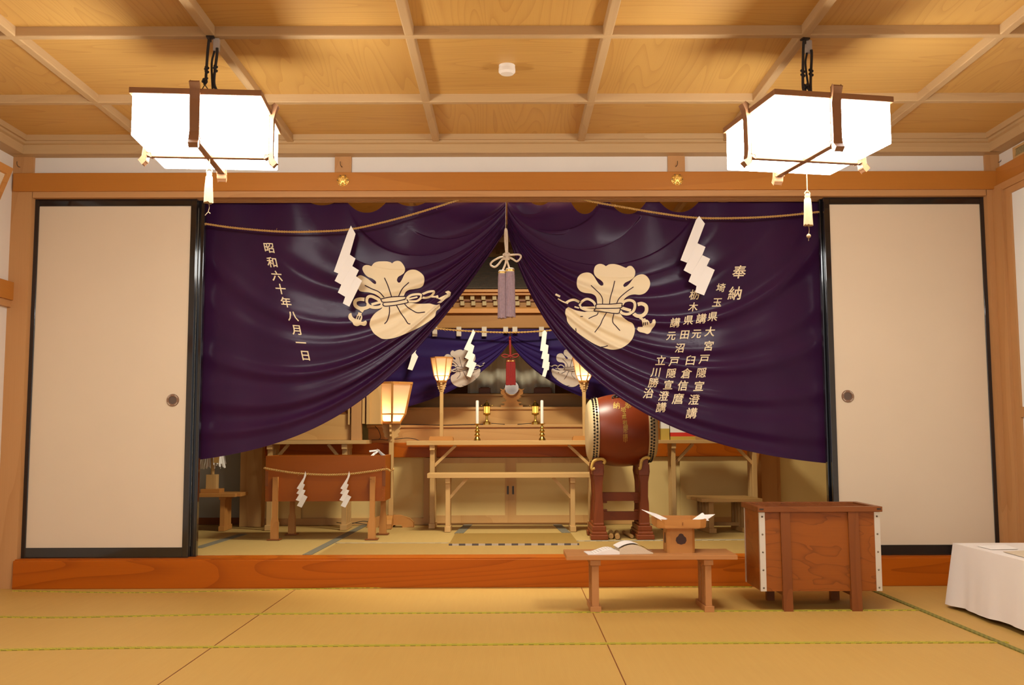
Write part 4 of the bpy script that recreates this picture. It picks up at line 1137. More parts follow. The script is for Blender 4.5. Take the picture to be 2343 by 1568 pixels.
zt4 = at(1550, 1007, Y2).z
trestle('side_table', 'pale wood table at the right behind the drum, carrying gold and white boxes', xat(1498, 1010, Y2), xat(1775, 1010, Y2), Y2, 1.56, zt4, .022,
        [xat(1544, 1100, Y2), xat(1731, 1100, Y2)], ZS, (.13, .13), 'pale', .026)
# candlesticks
def candlestick(px, label, lab2, src=None, csrc=None):
    p0 = at(px, 1008, 1.49); loc = Vector((p0.x, 1.49, zt1))
    if src:
        a = dup(src, loc, label); b = dup(csrc, loc+Vector((0, 0, .1115)), lab2); return a, b
    t = thing('candlestick', label, 'candlestick', loc, 0, 'brass candlesticks on the long table')
    u = 1/352.0
    prof = [(7.5*u, 0), (7.5*u, 3*u), (5.5*u, 6*u), (4*u, 9*u), (6*u, 11*u), (6.4*u, 13*u), (4*u, 16*u), (3.8*u, 18*u), (5.6*u, 20*u), (5.8*u, 22*u), (3.5*u, 24.5*u), (3.4*u, 26*u), (5*u, 28*u), (3*u, 30.5*u), (2*u, 33*u), (2.4*u, 35*u)]
    q = MB(); q.lathe(prof, n=24); build('stem', q, 'brass', t, local=True, smooth=True)
    q = MB(); q.lathe([(2.2*u, 34.5*u), (6.5*u, 37.5*u), (6.9*u, 38.5*u), (6*u, 38.3*u), (1e-5, 37*u)], n=24); build('drip_pan', q, 'brass', t, local=True, smooth=True)
    c_ = thing('candle', lab2, 'candle', loc+Vector((0, 0, .1115)), 0, 'white candles')
    q = MB(); q.lathe([(3.6*u, -1.5*u), (3.5*u, 50*u), (2.6*u, 52*u), (1e-5, 51.5*u)], n=18); build('wax', q, 'candle_wax', c_, local=True, smooth=True)
    q = MB(); q.tube([(0, 0, 51*u), (.0008, 0, 53.5*u)], .0007, 5); build('wick', q, 'ink', c_, local=True)
    return t, c_
s1, k1 = candlestick(1092, 'brass candlestick on the long table left of the mirror', 'tall white unlit candle left of the left brass lantern')
candlestick(1240.5, 'brass candlestick on the long table right of the mirror', 'tall white unlit candle right of the right brass lantern', s1, k1)

# ---- paper lanterns on posts
def post_lantern(label, x, y, z0, z_lamp, r_top, hgt, post_w, rot, power, bracket, base):
    t = thing('floor_lantern' if base == 'cross' else 'table_lantern', label, 'lantern', (x, y, z0), 0, 'hexagonal paper lanterns on posts')
    zl = z_lamp - z0                # underside of the lamp, local
    zw, zt = zl + hgt*.21, zl + hgt
    rb, rw = r_top*.43, r_top*.68
    n = 6
    def ringp(r, z): return [Vector((r*math.cos(rot+2*PI*k/n), r*math.sin(rot+2*PI*k/n), z)) for k in range(n)]
    A, B, C_ = ringp(rb, zl), ringp(rw, zw), ringp(r_top, zt)
    q = MB()
    for k in range(n):
        j = (k+1) % n
        q.add([A[k], A[j], B[j], B[k]], [(0, 1, 2, 3)]); q.add([B[k], B[j], C_[j], C_[k]], [(0, 1, 2, 3)])
    sh_ = build('shade', q, 'shade_paper', t, local=True)
    fw = r_top*.042
    for k in range(n):
        q = MB(); q.bar(A[k]*1.0, B[k], fw*2, fw*2); q.bar(B[k], C_[k], fw*2, fw*2, (0, 1, 0)); build('rib', q, 'honey_Z', sh_, local=True)
    q = MB()
    for ring_, th in ((A, 2.2), (B, 1.3), (C_, 2.2)):
        for k in range(n): q.bar(ring_[k], ring_[(k+1) % n], fw*th, fw*th)
    build('hoop', q, 'honey_X', sh_, local=True)
    q = MB(); q.lathe([(rb*1.0, zl-.012), (rb*1.12, zl-.006), (rb*1.12, zl-.001), (rb*.9, zl)], n=6, rot=rot)
    build('collar', q, 'honey_X', t, local=True)
    q = MB(); q.box(-post_w/2, post_w/2, -post_w/2, post_w/2, .02, zl-.01); build('post', q, 'pale_Z', t, local=True, bevel=.002)
    # scrolled brackets under the lamp
    for k in range(4):
        R = Matrix.Rotation(k*PI/2+PI/4*0, 3, 'Z')
        h = bracket; w_ = rb*.95
        pr = [(post_w/2, zl-.012), (w_, zl-.012), (w_*1.05, zl-.012-h*.15), (w_*.86, zl-.012-h*.27), (w_*.95, zl-.012-h*.40), (w_*.72, zl-.012-h*.52), (w_*.78, zl-.012-h*.65), (post_w*.62, zl-.012-h*.78), (post_w*.66, zl-.012-h*.9), (post_w/2, zl-.012-h)]
        q = MB(); q.prism(pr, -.006, .006, 'XZ'); q.v = [R @ p for p in q.v]; build('bracket', q, 'pale_Z', t, local=True, bevel=.001)
    if base == 'cross':
        for k in range(2):
            R = Matrix.Rotation(k*PI/2, 3, 'Z')
            q = MB(); q.prism([(-.15, 0), (-.08, 0), (-.07, .014), (.07, .014), (.08, 0), (.15, 0), (.15, .03), (.125, .055), (.06, .075), (-.06, .075), (-.125, .055), (-.15, .03)], -.02, .02, 'XZ')
            q.v = [R @ p for p in q.v]; build('foot', q, 'honey_X', t, local=True, bevel=.002)
    else:
        q = MB(); q.prism([(-.078, 0), (.078, 0), (.078, .018), (.07, .026), (-.07, .026), (-.078, .018)], -.03, .03, 'XZ'); build('foot', q, 'honey_X', t, local=True, bevel=.002)
    l = bpy.data.lights.new('lantern_bulb', 'POINT'); l.energy = power; l.color = (1.0, .66, .33); l.shadow_soft_size = .018
    lo = bpy.data.objects.new('lantern_bulb', l); COL.objects.link(lo); lo.parent = t; lo.location = (0, 0, zl+hgt*.17)
    return t
pp = at(895, 1205, 1.55); Yp = 1.58
pl = at(896, 972, Yp)
post_lantern('large lit hexagonal paper lantern on a tall floor post behind the brown slip box', pl.x, Yp, ZS, at(896, 967, Yp).z, .148, at(896, 878, Yp).z-at(896, 967, Yp).z, .03, PI/2+.14, 2.5, .12, 'cross')
for px, lab in ((1010.5, 'small lit paper lantern on the long table left of the candles'), (1336, 'small lit paper lantern beside the drum, half behind the right purple curtain')):
    Yk = 1.55; c_ = at(px, 880, Yk)
    post_lantern(lab, c_.x, Yk, zt1, at(px, 872, Yk).z, .072, at(px, 819, Yk).z-at(px, 872, Yk).z, .023, 0, .85, .06, 'foot')

# ---- small shrine with an open door leaf on the left table
ts = thing('small_shrine', 'pale wooden shrine cabinet with an open door leaf on the left table', 'shrine', (xat(740, 1000, 1.45), 1.45, zt3))
Ys = 1.42
def bx(q, p0, p1, ya, yb):
    a, b = at(p0[0], p0[1], ya), at(p1[0], p1[1], ya); q.box(min(a.x, b.x), max(a.x, b.x), ya, yb, min(a.z, b.z), max(a.z, b.z))
q = MB(); bx(q, (600, 1007.5), (803, 946), Ys, Ys+.14); build('base_panel', q, 'altar_X', ts)
q = MB(); bx(q, (600, 946), (797, 800), Ys+.05, Ys+.14); build('cabinet_body', q, 'altar_X', ts)
q = MB(); bx(q, (600, 947.5), (796, 944), Ys-.004, Ys+.02); build('sill', q, 'brown_X', ts)
q = MB(); bx(q, (803, 1007.5), (828, 800), Ys-.03, Ys+.03); build('post', q, 'post_Z', ts, bevel=.001)
q = MB(); bx(q, (796, 972), (802.5, 800), Ys-.02, Ys+.01); build('door_stop', q, 'pale_Z', ts)
q = MB(); bx(q, (828.5, 970), (836, 800), Ys-.02, Ys+.03); build('door_stop', q, 'pale_Z', ts)
q = MB(); a, b = at(838, 971, Ys-.02), at(846, 800, Ys-.02); q.box(a.x, b.x, Ys-.02, Ys+.12, a.z, b.z); e_ = at(876, 971, Ys+.12)
q.box(b.x, e_.x, Ys+.02, Ys+.12, a.z, b.z); build('door_leaf', q, 'pale_Z', ts)
# boxes on the right table
for (a, b, mid, lab, nm, m1, m2) in (((1509, 1005.5), (1531, 950), 981, 'gold and white gift box right of the drum, by the orange wood post', 'gift_box', 'gold_card', 'paper'), ((1534, 1005.5), (1590, 950), 990, 'white gift box with a red band under the edge of the right curtain', 'gift_box', 'gold_card', 'paper')):
    p0, p1 = at(*a, 1.42), at(*b, 1.42)
    t = thing(nm, lab, 'box', ((p0.x+p1.x)/2, 1.45, zt4), 0, 'boxes on the right table')
    zm = at(a[0], mid, 1.42).z
    q = MB(); q.box(p0.x, p1.x, 1.42, 1.49, zt4, zm if nm and mid == 981 else at(a[0], 999, 1.42).z); build('lower_half', q, m1, t)
    if mid != 981:
        q = MB(); q.box(p0.x, p1.x, 1.42, 1.49, at(a[0], 999, 1.42).z, zm+.0); build('band', q, 'red_paint', t)
    q = MB(); q.box(p0.x, p1.x, 1.421, 1.489, zm, p1.z); build('upper_half', q, m2, t)
q = MB(); bx(q, (1503, 1005.5), (1508, 950), 1.41, 1.44); o_ = at(1505, 1005, 1.42)
tag(build('wooden_plaque', q, 'amber_Z', origin=(o_.x, 1.42, zt4)), 'narrow orange wooden post piece between the drum and the gold box', 'plaque')

# ------------------------------------------------------------------ brown slip box on legs, with rope
Yb0 = .84
bxa, bxb = at(606, 1148, Yb0), at(882, 1043, Yb0)
zb_, zt_ = bxa.z, bxb.z; dp = .27
tb = thing('slip_box', 'brown wooden box on four legs at the left, strung with a straw rope', 'box', ((bxa.x+bxb.x)/2, Yb0+dp/2, ZS))
q = MB(); q.box(bxa.x, bxb.x, Yb0, Yb0+.018, zb_, zt_); build('front_panel', q, 'box_X', tb, bevel=.001)
for k in (0, 1):
    xx = bxa.x if k == 0 else bxb.x-.018
    q = MB(); q.box(xx, xx+.018, Yb0+.018, Yb0+dp, zb_, zt_); build('side_panel', q, 'box_Y', tb)
q = MB(); q.box(bxa.x, bxb.x, Yb0+dp-.018, Yb0+dp, zb_, zt_); build('back_panel', q, 'box_X', tb)
q = MB(); q.box(bxa.x+.018, bxb.x-.018, Yb0+.018, Yb0+dp-.018, zb_, zb_+.015); build('bottom_panel', q, 'box_X', tb)
q = MB()
for k in range(3):
    z0 = zb_ + (zt_-zb_)*k/3
    for xx in (bxa.x-.0005, bxb.x-.0165):
        if k % 2 == 1: q.box(xx, xx+.017, Yb0-.0015, Yb0+.004, z0, z0+(zt_-zb_)/3)
build('joint', q, 'brown_Z', tb)
for lx, yf in ((628, Yb0-.022), (851, Yb0-.022)):
    X = at(lx, 1160, yf).x
    q = MB(); q.prism([(X-.021, ZS+.006), (X+.021, ZS+.006), (X+.021, ZS+.10), (X+.0155, ZS+.13), (X+.0155, zb_+.14), (X-.0125, zb_+.14), (X-.0135, ZS+.13), (X-.021, ZS+.10)], yf-.0, yf+.022, 'XZ')
    lg = build('leg', q, 'honey_Z', tb, bevel=.001)
    q = MB(); q.box(X-.036, X+.036, yf-.02, yf+.05, ZS, ZS+.006); build('foot_plate', q, 'brown_X', lg)
for lx in (668, 876):
    yf = Yb0+dp; X = at(lx, 1160, yf).x
    q = MB(); q.prism([(X-.021, ZS+.006), (X+.021, ZS+.006), (X+.021, ZS+.10), (X+.0155, ZS+.13), (X+.0155, zb_+.14), (X-.0135, zb_+.14), (X-.0135, ZS+.13), (X-.021, ZS+.10)], yf, yf+.022, 'XZ')
    lg = build('leg', q, 'honey_Z', tb, bevel=.001)
    q = MB(); q.box(X-.036, X+.036, yf-.03, yf+.04, ZS, ZS+.006); build('foot_plate', q, 'brown_X', lg)
q = MB()
for px, py in ((634, 1098), (633, 1144), (850, 1097), (850, 1143), (608, 1120), (608, 1142), (876, 1068), (876, 1121), (876, 1140)):
    p0 = at(px, py, Yb0-.001); q.lathe([(1e-5, -.003), (.0022, -.002), (.0022, .002)], (p0.x, Yb0-.001 if px not in (634, 633, 850) else Yb0-.0225, p0.z), 'Y', 8)
build('nail', q, 'brass', tb)
rope_px([(604, 1071), (618, 1074), (660, 1081), (700, 1085), (750, 1087), (800, 1085), (850, 1079), (884, 1074), (893, 1078), (901, 1073)], Yb0-.032, .0062, 'straw rope tied around the brown slip box', 36, 200, True)
Z4 = lambda p, dx=0: [(x+dx, y) for x, y in zoomed(p, 430, 980, .2262)]
PB = ([(1188, 435), (1197, 478), (1165, 562), (1135, 627), (1100, 610), (1170, 500)], [(1165, 560), (1183, 572), (1160, 627), (1130, 674), (1097, 660), (1135, 605)], [(1160, 620), (1190, 630), (1165, 682), (1130, 742), (1090, 728), (1125, 670)], [(1170, 672), (1210, 695), (1150, 805), (1102, 785)])
shide([Z4(p) for p in PB], Yb0-.042, 'zigzag paper streamer on the brown slip box, the left of its two')
shide([Z4(p, 100) for p in PB], Yb0-.042, 'zigzag paper streamer on the brown slip box, the right of its two')
q = MB()
for a, b in (((845, 1033), (862, 1031)), ((852, 1043), (868, 1030)), ((862, 1029), (882, 1044)), ((850, 1044), (858, 1036)), ((866, 1032), (876, 1044))):
    q.bar(at(*a, Yb0+.1), at(*b, Yb0+.12), .010, .0012, (0, 1, 0))
tag(build('paper_slip', q, 'paper', origin=at(862, 1040, Yb0+.1)), 'folded white paper slips sticking out of the brown slip box', 'paper', None)['kind'] = 'stuff'

# ---- low stool table at the far left with a paper wand on a wooden stand
Yo = 1.32
zo = at(500, 1130, Yo).z
t = thing('low_table', 'low wooden table at the far left below the curtain, carrying a paper wand stand', 'table', (at(490, 1130, Yo).x, Yo+.1, ZS))
q = MB(); q.box(at(400, 1130, Yo).x, at(538, 1130, Yo).x, Yo, Yo+.22, zo-.022, zo); q.box(at(538, 1130, Yo).x, at(546, 1130, Yo).x, Yo+.05, Yo+.22, zo-.022, zo); build('tabletop', q, 'honey_X', t, bevel=.0015)
for px in (508, 420):
    X = at(px, 1150, Yo+.02).x
    q = MB(); q.box(X-.015, X+.015, Yo+.03, Yo+.18, ZS+.03, zo-.022); q.box(X-.02, X+.022, Yo+.02, Yo+.19, zo-.04, zo-.022); q.box(X-.018, X+.018, Yo+.015, Yo+.195, ZS, ZS+.03); build('leg', q, 'honey_Z', t, bevel=.001)
xo = at(486, 1100, Yo+.1).x
t = thing('wand_stand', 'square wooden stand on the far left low table holding a paper wand', 'stand', (xo, Yo+.1, zo))
za_, zb_o, zc_ = zo+.025, at(486, 1086, Yo+.1).z, at(486, 1066, Yo+.1).z
q = MB(); q.box(xo-.06, xo+.06, Yo+.05, Yo+.16, zo, za_); build('base', q, 'honey_X', t, bevel=.001)
q = MB(); q.box(xo-.032, xo+.032, Yo+.07, Yo+.13, za_, zb_o); build('socket', q, 'pale_Z', t, bevel=.001)
t = thing('paper_wand', 'purification wand with many white paper strips, showing below the left curtain hem', 'wand', (xo, Yo+.1, zb_o))
q = MB(); q.tube([(xo, Yo+.1, zb_o+.001), (xo, Yo+.1, zc_+.25)], .012, 10); build('handle', q, 'pale_Z', t, smooth=True)
q = MB()
for k in range(46):
    a = random.uniform(0, 2*PI); r = random.uniform(.05, .10); zt5 = zc_+.2+random.uniform(0, .05)
    c_, s_ = math.cos(a), math.sin(a)
    z_b = at(486, 1067+random.uniform(-6, 7), Yo+.1).z
    q.bar((xo+.03*c_, Yo+.1+.03*s_, zt5), (xo+r*c_, Yo+.1+r*s_*.7, z_b), .012, .0012, (s_, c_, .3))
o_ = build('strips', q, 'paper', t); o_['kind'] = 'stuff'
q = MB(); q.bar((xo+.055, Yo+.02, zc_+.2), (xo+.045, Yo+.02, zc_-.01+.03), .035, .0015, (0, 1, 0)); build('straw_strip', q, 'straw_rope', t)

# ------------------------------------------------------------------ drum on its stand
Yd = .93
dl, dr = at(1342, 985, Yd), at(1499, 985, Yd)
dcx = (dl.x+dr.x)/2; Ld = (dr.x-dl.x)
dcz = (at(1420, 902, Yd).z + at(1420, 1068, Yd).z)/2; Rm = (at(1420, 902, Yd).z - at(1420, 1068, Yd).z)/2
Re = Rm*.78
td = thing('taiko_drum', 'large reddish brown barrel drum with studded cream skins and gold characters', 'drum', (dcx, Yd, dcz))
def rad(u): return Re + (Rm-Re)*(1-abs(u)**2.1)
q = MB(); H = Ld/2
q.lathe([(rad(-.97+1.94*k/30), H*(-.90+1.80*k/30)) for k in range(31)], (0, 0, 0), 'X', 64)
body = build('barrel', q, 'drum_wood', td, local=True, smooth=True)
dbv = BVHTree.FromPolygons([p+Vector((dcx, Yd, dcz)) for p in q.v], q.f)
for s in (-1, 1):
    q = MB(); pr = [(1e-5, s*H*1.0), (Re*.80, s*H*1.0), (Re*.93, s*H*.985), (Re*1.0, s*H*.95), (rad(.9)+.003, s*H*.90), (rad(.80)+.004, s*H*.78), (rad(.70)+.0015, s*H*.70)]
    if s > 0: pr.reverse()
    q.lathe(pr, (0, 0, 0), 'X', 64); sk = build('drumhead', q, 'skin_drum', td, local=True, smooth=True)
    q = MB()
    for row, u in enumerate((.845, .765)):
        nT = 60
        for k in range(nT):
            a = 2*PI*(k+.5*row)/nT; r = rad(u)+.004
            q.ball((s*H*u, r*math.cos(a), r*math.sin(a)), .0063, 6)
    o_ = build('tack', q, 'tack', sk, local=True, smooth=True); o_['kind'] = 'stuff'
glyphs(td, [(ch, 1380+x*.0893, 880+y*.0893, s) for ch, x, y, s in (('納', 345, 535, 17), ('奉', 640, 535, 17), ('埼', 520, 645, 12.5), ('玉', 540, 745, 11), ('県', 540, 835, 11), ('岩', 560, 970, 11.5), ('槻', 575, 1095, 12), ('市', 570, 1200, 11), ('講', 570, 1330, 12), ('中', 570, 1435, 11))], dbv, .0015, Yd-.2, 'gold_letter', (1, -.03), (.02, 1), .003)
# iron ring fitting near the top
c_ = dbv.ray_cast(CP, ray(1412, 909)); rp = c_[0] if c_[0] else at(1412, 909, Yd-.1)
q = MB(); q.tube([rp+Vector((.030*math.cos(a), -.012, .016*math.sin(a)-.004)) for a in [k*PI/9 for k in range(18)]], .0045, 8, True)
q.lathe([(1e-5, -.016), (.010, -.012), (.018, -.004), (.018, .004)], rp, 'Y', 16); build('ring_handle', q, 'iron', td, smooth=True)
# stand
tsd = thing('drum_stand', 'dark red wooden stand with carved feet carrying the barrel drum', 'stand', (dcx, Yd, ZS))
for side, (pa, pb) in enumerate(((1357, 1380), (1460, 1485))):
    xA, xB = at(pa, 1150, .84).x, at(pb, 1150, .84).x; xm = (xA+xB)/2
    q = MB()
    y0, y1 = .76, 1.10
    for (wd, z0, z1, ins) in ((.050, ZS, ZS+.028, 0), (.044, ZS+.028, ZS+.045, .006), (.040, ZS+.045, ZS+.075, .03), (.030, ZS+.075, ZS+.09, .045)):
        if z0 == ZS:
            for ya, yb in ((y0, y0+.09), (y1-.09, y1)): q.box(xm-wd, xm+wd, ya, yb, z0, z1)
        else: q.box(xm-wd, xm+wd, y0+ins, y1-ins, z0, z1)
    build('foot', q, 'redwood_Y', tsd, bevel=.004)
    zt6 = dcz - Rm*.93
    for ya, yb in ((y0+.05, y0+.085), (y1-.085, y1-.05)):
        q = MB(); q.prism([(xm-.028, ZS+.09), (xm+.028, ZS+.09), (xm+.026, ZS+.20), (xm+.022, ZS+.24), (xm+.024, zt6-.10), (xm+.034, zt6-.04), (xm+.030, zt6), (xm-.030, zt6), (xm-.034, zt6-.04), (xm-.024, zt6-.10), (xm-.022, ZS+.24), (xm-.026, ZS+.20)], ya, yb, 'XZ')
        build('post', q, 'redwood_Z', tsd, bevel=.003)
    # curved cradle under the barrel
    q = MB(); pr = []
    nA = 16; a0, a1 = -PI/2-.62, -PI/2+.62
    rr = rad(abs(xm-dcx)/H)+.004
    for k in range(nA+1):
        a = a0+(a1-a0)*k/nA; pr.append((Yd+rr*math.cos(a), dcz+rr*math.sin(a)))
    pr += [(y1-.045, zt6-.06), (y0+.045, zt6-.06)]
    q.prism(pr, xm-.026, xm+.026, 'YZ'); build('cradle', q, 'redwood_Y', tsd, bevel=.002)
    sd = -1 if side == 0 else 1
    q = MB(); q.tube(smooth_path([at(x, y, .797) for x, y in (((1361, 1072), (1354, 1073), (1357, 1058), (1366, 1052), (1378, 1051), (1384, 1056), (1381, 1062)) if side == 0 else ((1461, 1073), (1465, 1071), (1468, 1055), (1474, 1049), (1482, 1047), (1487, 1050)))], 6), .0085, 8)
    build('rope_pad', q, 'yellow_rope', tsd, smooth=True)
xA, xB = at(1370, 1150, .9).x, at(1473, 1150, .9).x
for ya, yb, s in ((1127, 1147, 1), (1171, 1191, -1)):
    za, zb = at(1420, yb, .9).z, at(1420, ya, .9).z
    q = MB(); q.box(xA, xB, .905, .935, za, zb)
    for k in (0, 1):
        X = at(1379, 1150, .9).x if k == 0 else at(1462, 1150, .9).x
        e = .026 if k == 0 else -.026
        z0, z1 = (za-.012, za) if s > 0 else (zb, zb+.012)
        q.box(min(X, X+e), max(X, X+e), .905, .935, z0, z1)
    build('rail', q, 'redwood_X', tsd, bevel=.002)
# drumsticks on the mat
for a, b, r, lab in (((1398, 1228), (1397, 1212), .0150, 'thick round drumstick end beside the left foot of the drum stand'), ((1413, 1229), (1410, 1213), .0150, 'second thick drumstick lying by the left foot of the drum stand'), ((1446, 1228), (1424, 1216), .011, 'thin drumstick lying on the mat in the middle under the drum')):
    A_, B_ = atz(*a, ZS+r), atz(*b, ZS+r)
    B_ = A_ + (B_-A_).normalized()*min((B_-A_).length, .26)
    q = MB(); q.tube([A_, A_.lerp(B_, .03), B_.lerp(A_, .03), B_], [r*.9, r, r*.95, r*.85], 16)
    tag(build('drumstick', q, 'oldbench_Y', origin=(A_.x, A_.y, ZS), smooth=True), lab, 'drumstick', 'drumsticks under the drum')

# ---- slatted bench on the right
Yq0 = 1.10
fl_, fr_ = at(1606, 1142, Yq0), at(1745, 1142, Yq0)
zq = fl_.z; Yq1 = 1.42
t = thing('low_bench', 'low weathered wooden bench with slatted legs under the right side table', 'bench', ((fl_.x+fr_.x)/2, (Yq0+Yq1)/2, ZS))
bl_, br_ = at(1570, 1131, Yq1), at(1705, 1131, Yq1)
for k in range(3):
    f0, f1 = k/3+.008, (k+1)/3-.008
    lp = lambda A_, B_, f: Vector((A_.x+(B_.x-A_.x)*f, A_.y+(B_.y-A_.y)*f, zq))
    q = MB(); A1, A2, B1, B2 = lp(fl_, Vector((bl_.x, Yq1, 0)), f0), lp(fl_, Vector((bl_.x, Yq1, 0)), f1), lp(fr_, Vector((br_.x, Yq1, 0)), f0), lp(fr_, Vector((br_.x, Yq1, 0)), f1)
    dn = Vector((0, 0, -.02))
    q.hexa([A1+dn, B1+dn, B2+dn, A2+dn], [A1, B1, B2, A2]); build('seat_slat', q, 'oldbench_X', t, bevel=.001)
for s in (0, 1):
    xa = (fl_.x+.05) if s == 0 else (fr_.x-.10)
    for k in range(5):
        yy = Yq0+.03+k*.055
        sh_x = (bl_.x-fl_.x)*(yy-Yq0)/(Yq1-Yq0)
        q = MB(); q.box(xa+sh_x, xa+sh_x+.03, yy, yy+.03, ZS+.025, zq-.02); build('leg', q, 'oldbench_Z', t)
    d_ = (bl_.x-fl_.x)*.8
    q = MB(); q.hexa([(xa-.005, Yq0+.015, ZS), (xa+.038, Yq0+.015, ZS), (xa+.038+d_, Yq1-.05, ZS), (xa-.005+d_, Yq1-.05, ZS)], [(xa-.005, Yq0+.015, ZS+.028), (xa+.038, Yq0+.015, ZS+.028), (xa+.038+d_, Yq1-.05, ZS+.028), (xa-.005+d_, Yq1-.05, ZS+.028)]); build('foot', q, 'oldbench_Y', t)
q = MB(); q.box(fl_.x+.06+(bl_.x-fl_.x)*.4, fr_.x-.085+(bl_.x-fl_.x)*.4, 1.243, 1.267, ZS+.032, ZS+.052); build('stretcher', q, 'oldbench_X', t)

# ---- woven mats on the inner floor
A_, B_, C_, D_ = atz(1027, 1249, ZS), atz(1325, 1248, ZS), atz(1306, 1222, ZS), atz(1042, 1223, ZS)
t = thing('woven_mat', 'brown woven mat with a patterned hem before the altar tables', 'mat', ((A_.x+B_.x)/2, (A_.y+C_.y)/2, ZS))
q = MB(); u = Vector((0, 0, .006)); q.hexa([A_, B_, C_, D_], [A_+u, B_+u, C_+u, D_+u]); build('weave', q, 'mat_inner', t)
q = MB(); q.hexa([A_+Vector((0, -.006, 0)), B_+Vector((0, -.006, 0)), B_+Vector((0, .02, 0)), A_+Vector((0, .02, 0))], [A_+u*1.9+Vector((0, -.006, 0)), B_+u*1.9+Vector((0, -.006, 0)), B_+u*1.3+Vector((0, .02, 0)), A_+u*1.3+Vector((0, .02, 0))]); build('hem', q, 'border_patterned', t)
E1, E2, E3, E4 = atz(1040, 1223, ZS), atz(1306, 1222, ZS), atz(1284, 1203, ZS), atz(1062, 1203, ZS)
t = thing('woven_mat', 'pale tatami mat with grey cloth edges directly under the lower table', 'mat', ((E1.x+E2.x)/2, (E1.y+E3.y)/2, ZS))
q = MB(); q.hexa([E1, E2, E3, E4], [E1+u, E2+u, E3+u, E4+u]); build('weave', q, 'tatami_inner', t)
for a, b, s in ((E1, E4, 1), (E2, E3, -1)):
    w_ = Vector((s*.055, 0, 0)); u2 = u*1.3
    q = MB()
    pts = [a, a+w_, b+w_, b] if s > 0 else [a+w_, a, b, b+w_]
    q.hexa(pts, [p+u2 for p in pts]); build('cloth_edge', q, 'border_grey', t)

# ------------------------------------------------------------------ things in the front hall
# bench table with book and offering stand
Yf0, Yf1 = -.72, -.495
zf = at(1296, 1272, Yf0).z
xf0, xf1 = at(1296, 1275, Yf0).x, at(1688, 1275, Yf0).x
t = thing('reading_table', 'low wooden table with slatted legs in the front hall, book and offering stand on it', 'table', ((xf0+xf1)/2, (Yf0+Yf1)/2, 0))
q = MB(); q.box(xf0, xf1, Yf0, Yf1, zf-.019, zf); build('tabletop', q, 'bench_X', t, bevel=.0015)
for pa, pb in ((1353, 1372), (1613, 1630)):
    xA, xB = at(pa, 1330, Yf0+.02).x, at(pb, 1330, Yf0+.02).x; xm = (xA+xB)/2; hw = (xB-xA)/2
    q = MB(); q.box(xm-hw*1.25, xm+hw*1.25, Yf0+.012, Yf1-.02, zf-.043, zf-.019); build('bearer', q, 'bench_Y', t, bevel=.001)
    for k in range(3):
        yy = Yf0+.025+k*.065
        q = MB(); q.box(xm-hw*.85, xm+hw*.85, yy, yy+.032, .024, zf-.043); build('leg', q, 'bench_Z', t, bevel=.001)
    q = MB(); q.box(xm-hw*1.3, xm+hw*1.3, Yf0+.012, Yf1-.012, 0, .024); build('foot', q, 'bench_Y', t, bevel=.001)
# open book
zz_ = zf
bk = atz(1412, 1266, zf)
t = thing('open_book', 'open book with white pages lying at the left end of the low front table', 'book', (bk.x, bk.y, zf))
def page_block(side, name, mat, w_, d_, hfun, z_extra=0):
    q = MB(); n = 14; vs = []
    for i in range(n+1):
        f = i/n; x = side*f*w_; z = hfun(f)
        for y in (-d_/2, d_/2): vs.append((x, y, z))
    for i in range(n+1):
        f = i/n; x = side*f*w_
        for y in (-d_/2, d_/2): vs.append((x, y, 0.0005+z_extra))
    m_ = 2*(n+1); fs = []
    for i in range(n):
        a = 2*i
        fs += [(a, a+2, a+3, a+1), (m_+a, m_+a+1, m_+a+3, m_+a+2), (a, m_+a, m_+a+2, a+2), (a+1, a+3, m_+a+3, m_+a+1)]
    fs += [(2*n, m_+2*n, m_+2*n+1, 2*n+1), (0, 1, m_+1, m_)]
    if side < 0: fs = [tuple(reversed(f)) for f in fs]
    q.add(vs, fs); return q
hl = lambda f: .004+.022*math.sin(PI*min(1, f*1.15+.12))*(1-f)**.6
hr = lambda f: .006+.040*math.sin(PI*(f*.72+.18))*(1-f**3*.75)
t.rotation_euler = (0, 0, .10)
o_ = build('page_block', page_block(-1, 'l', 'paper', .135, .105, hl), 'paper', t, local=True, smooth=True); o_.location = (0, 0, 0)
build('page_block', page_block(1, 'r', 'page_edge', .145, .10, lambda f: max(.002, hr(f)-.004)), 'page_edge', t, local=True, smooth=True)
q = MB(); n = 18; vs = []
for i in range(n+1):
    f = i/n
    for y in (-.052, .054): vs.append((f*.145-.006*(1-f), y+.012*f, hr(f)+.001+.0015*math.sin(PI*f)))
fs = [(2*i, 2*i+2, 2*i+3, 2*i+1) for i in range(n)]
q.add(vs, fs); q.add([v+Vector((0, 0, -.0012)) for v in q.v[:]], [tuple(reversed(f)) for f in fs]); build('top_page', q, 'paper', t, local=True, smooth='all')
q = MB()
for k in range(9):
    f = .12+k*.085; z = hl(f)+.0006
    q.box(-f*.135-.0011, -f*.135, -.036, .036, z, z+.0006)
build('text_lines', q, 'tab_white', t, local=True)
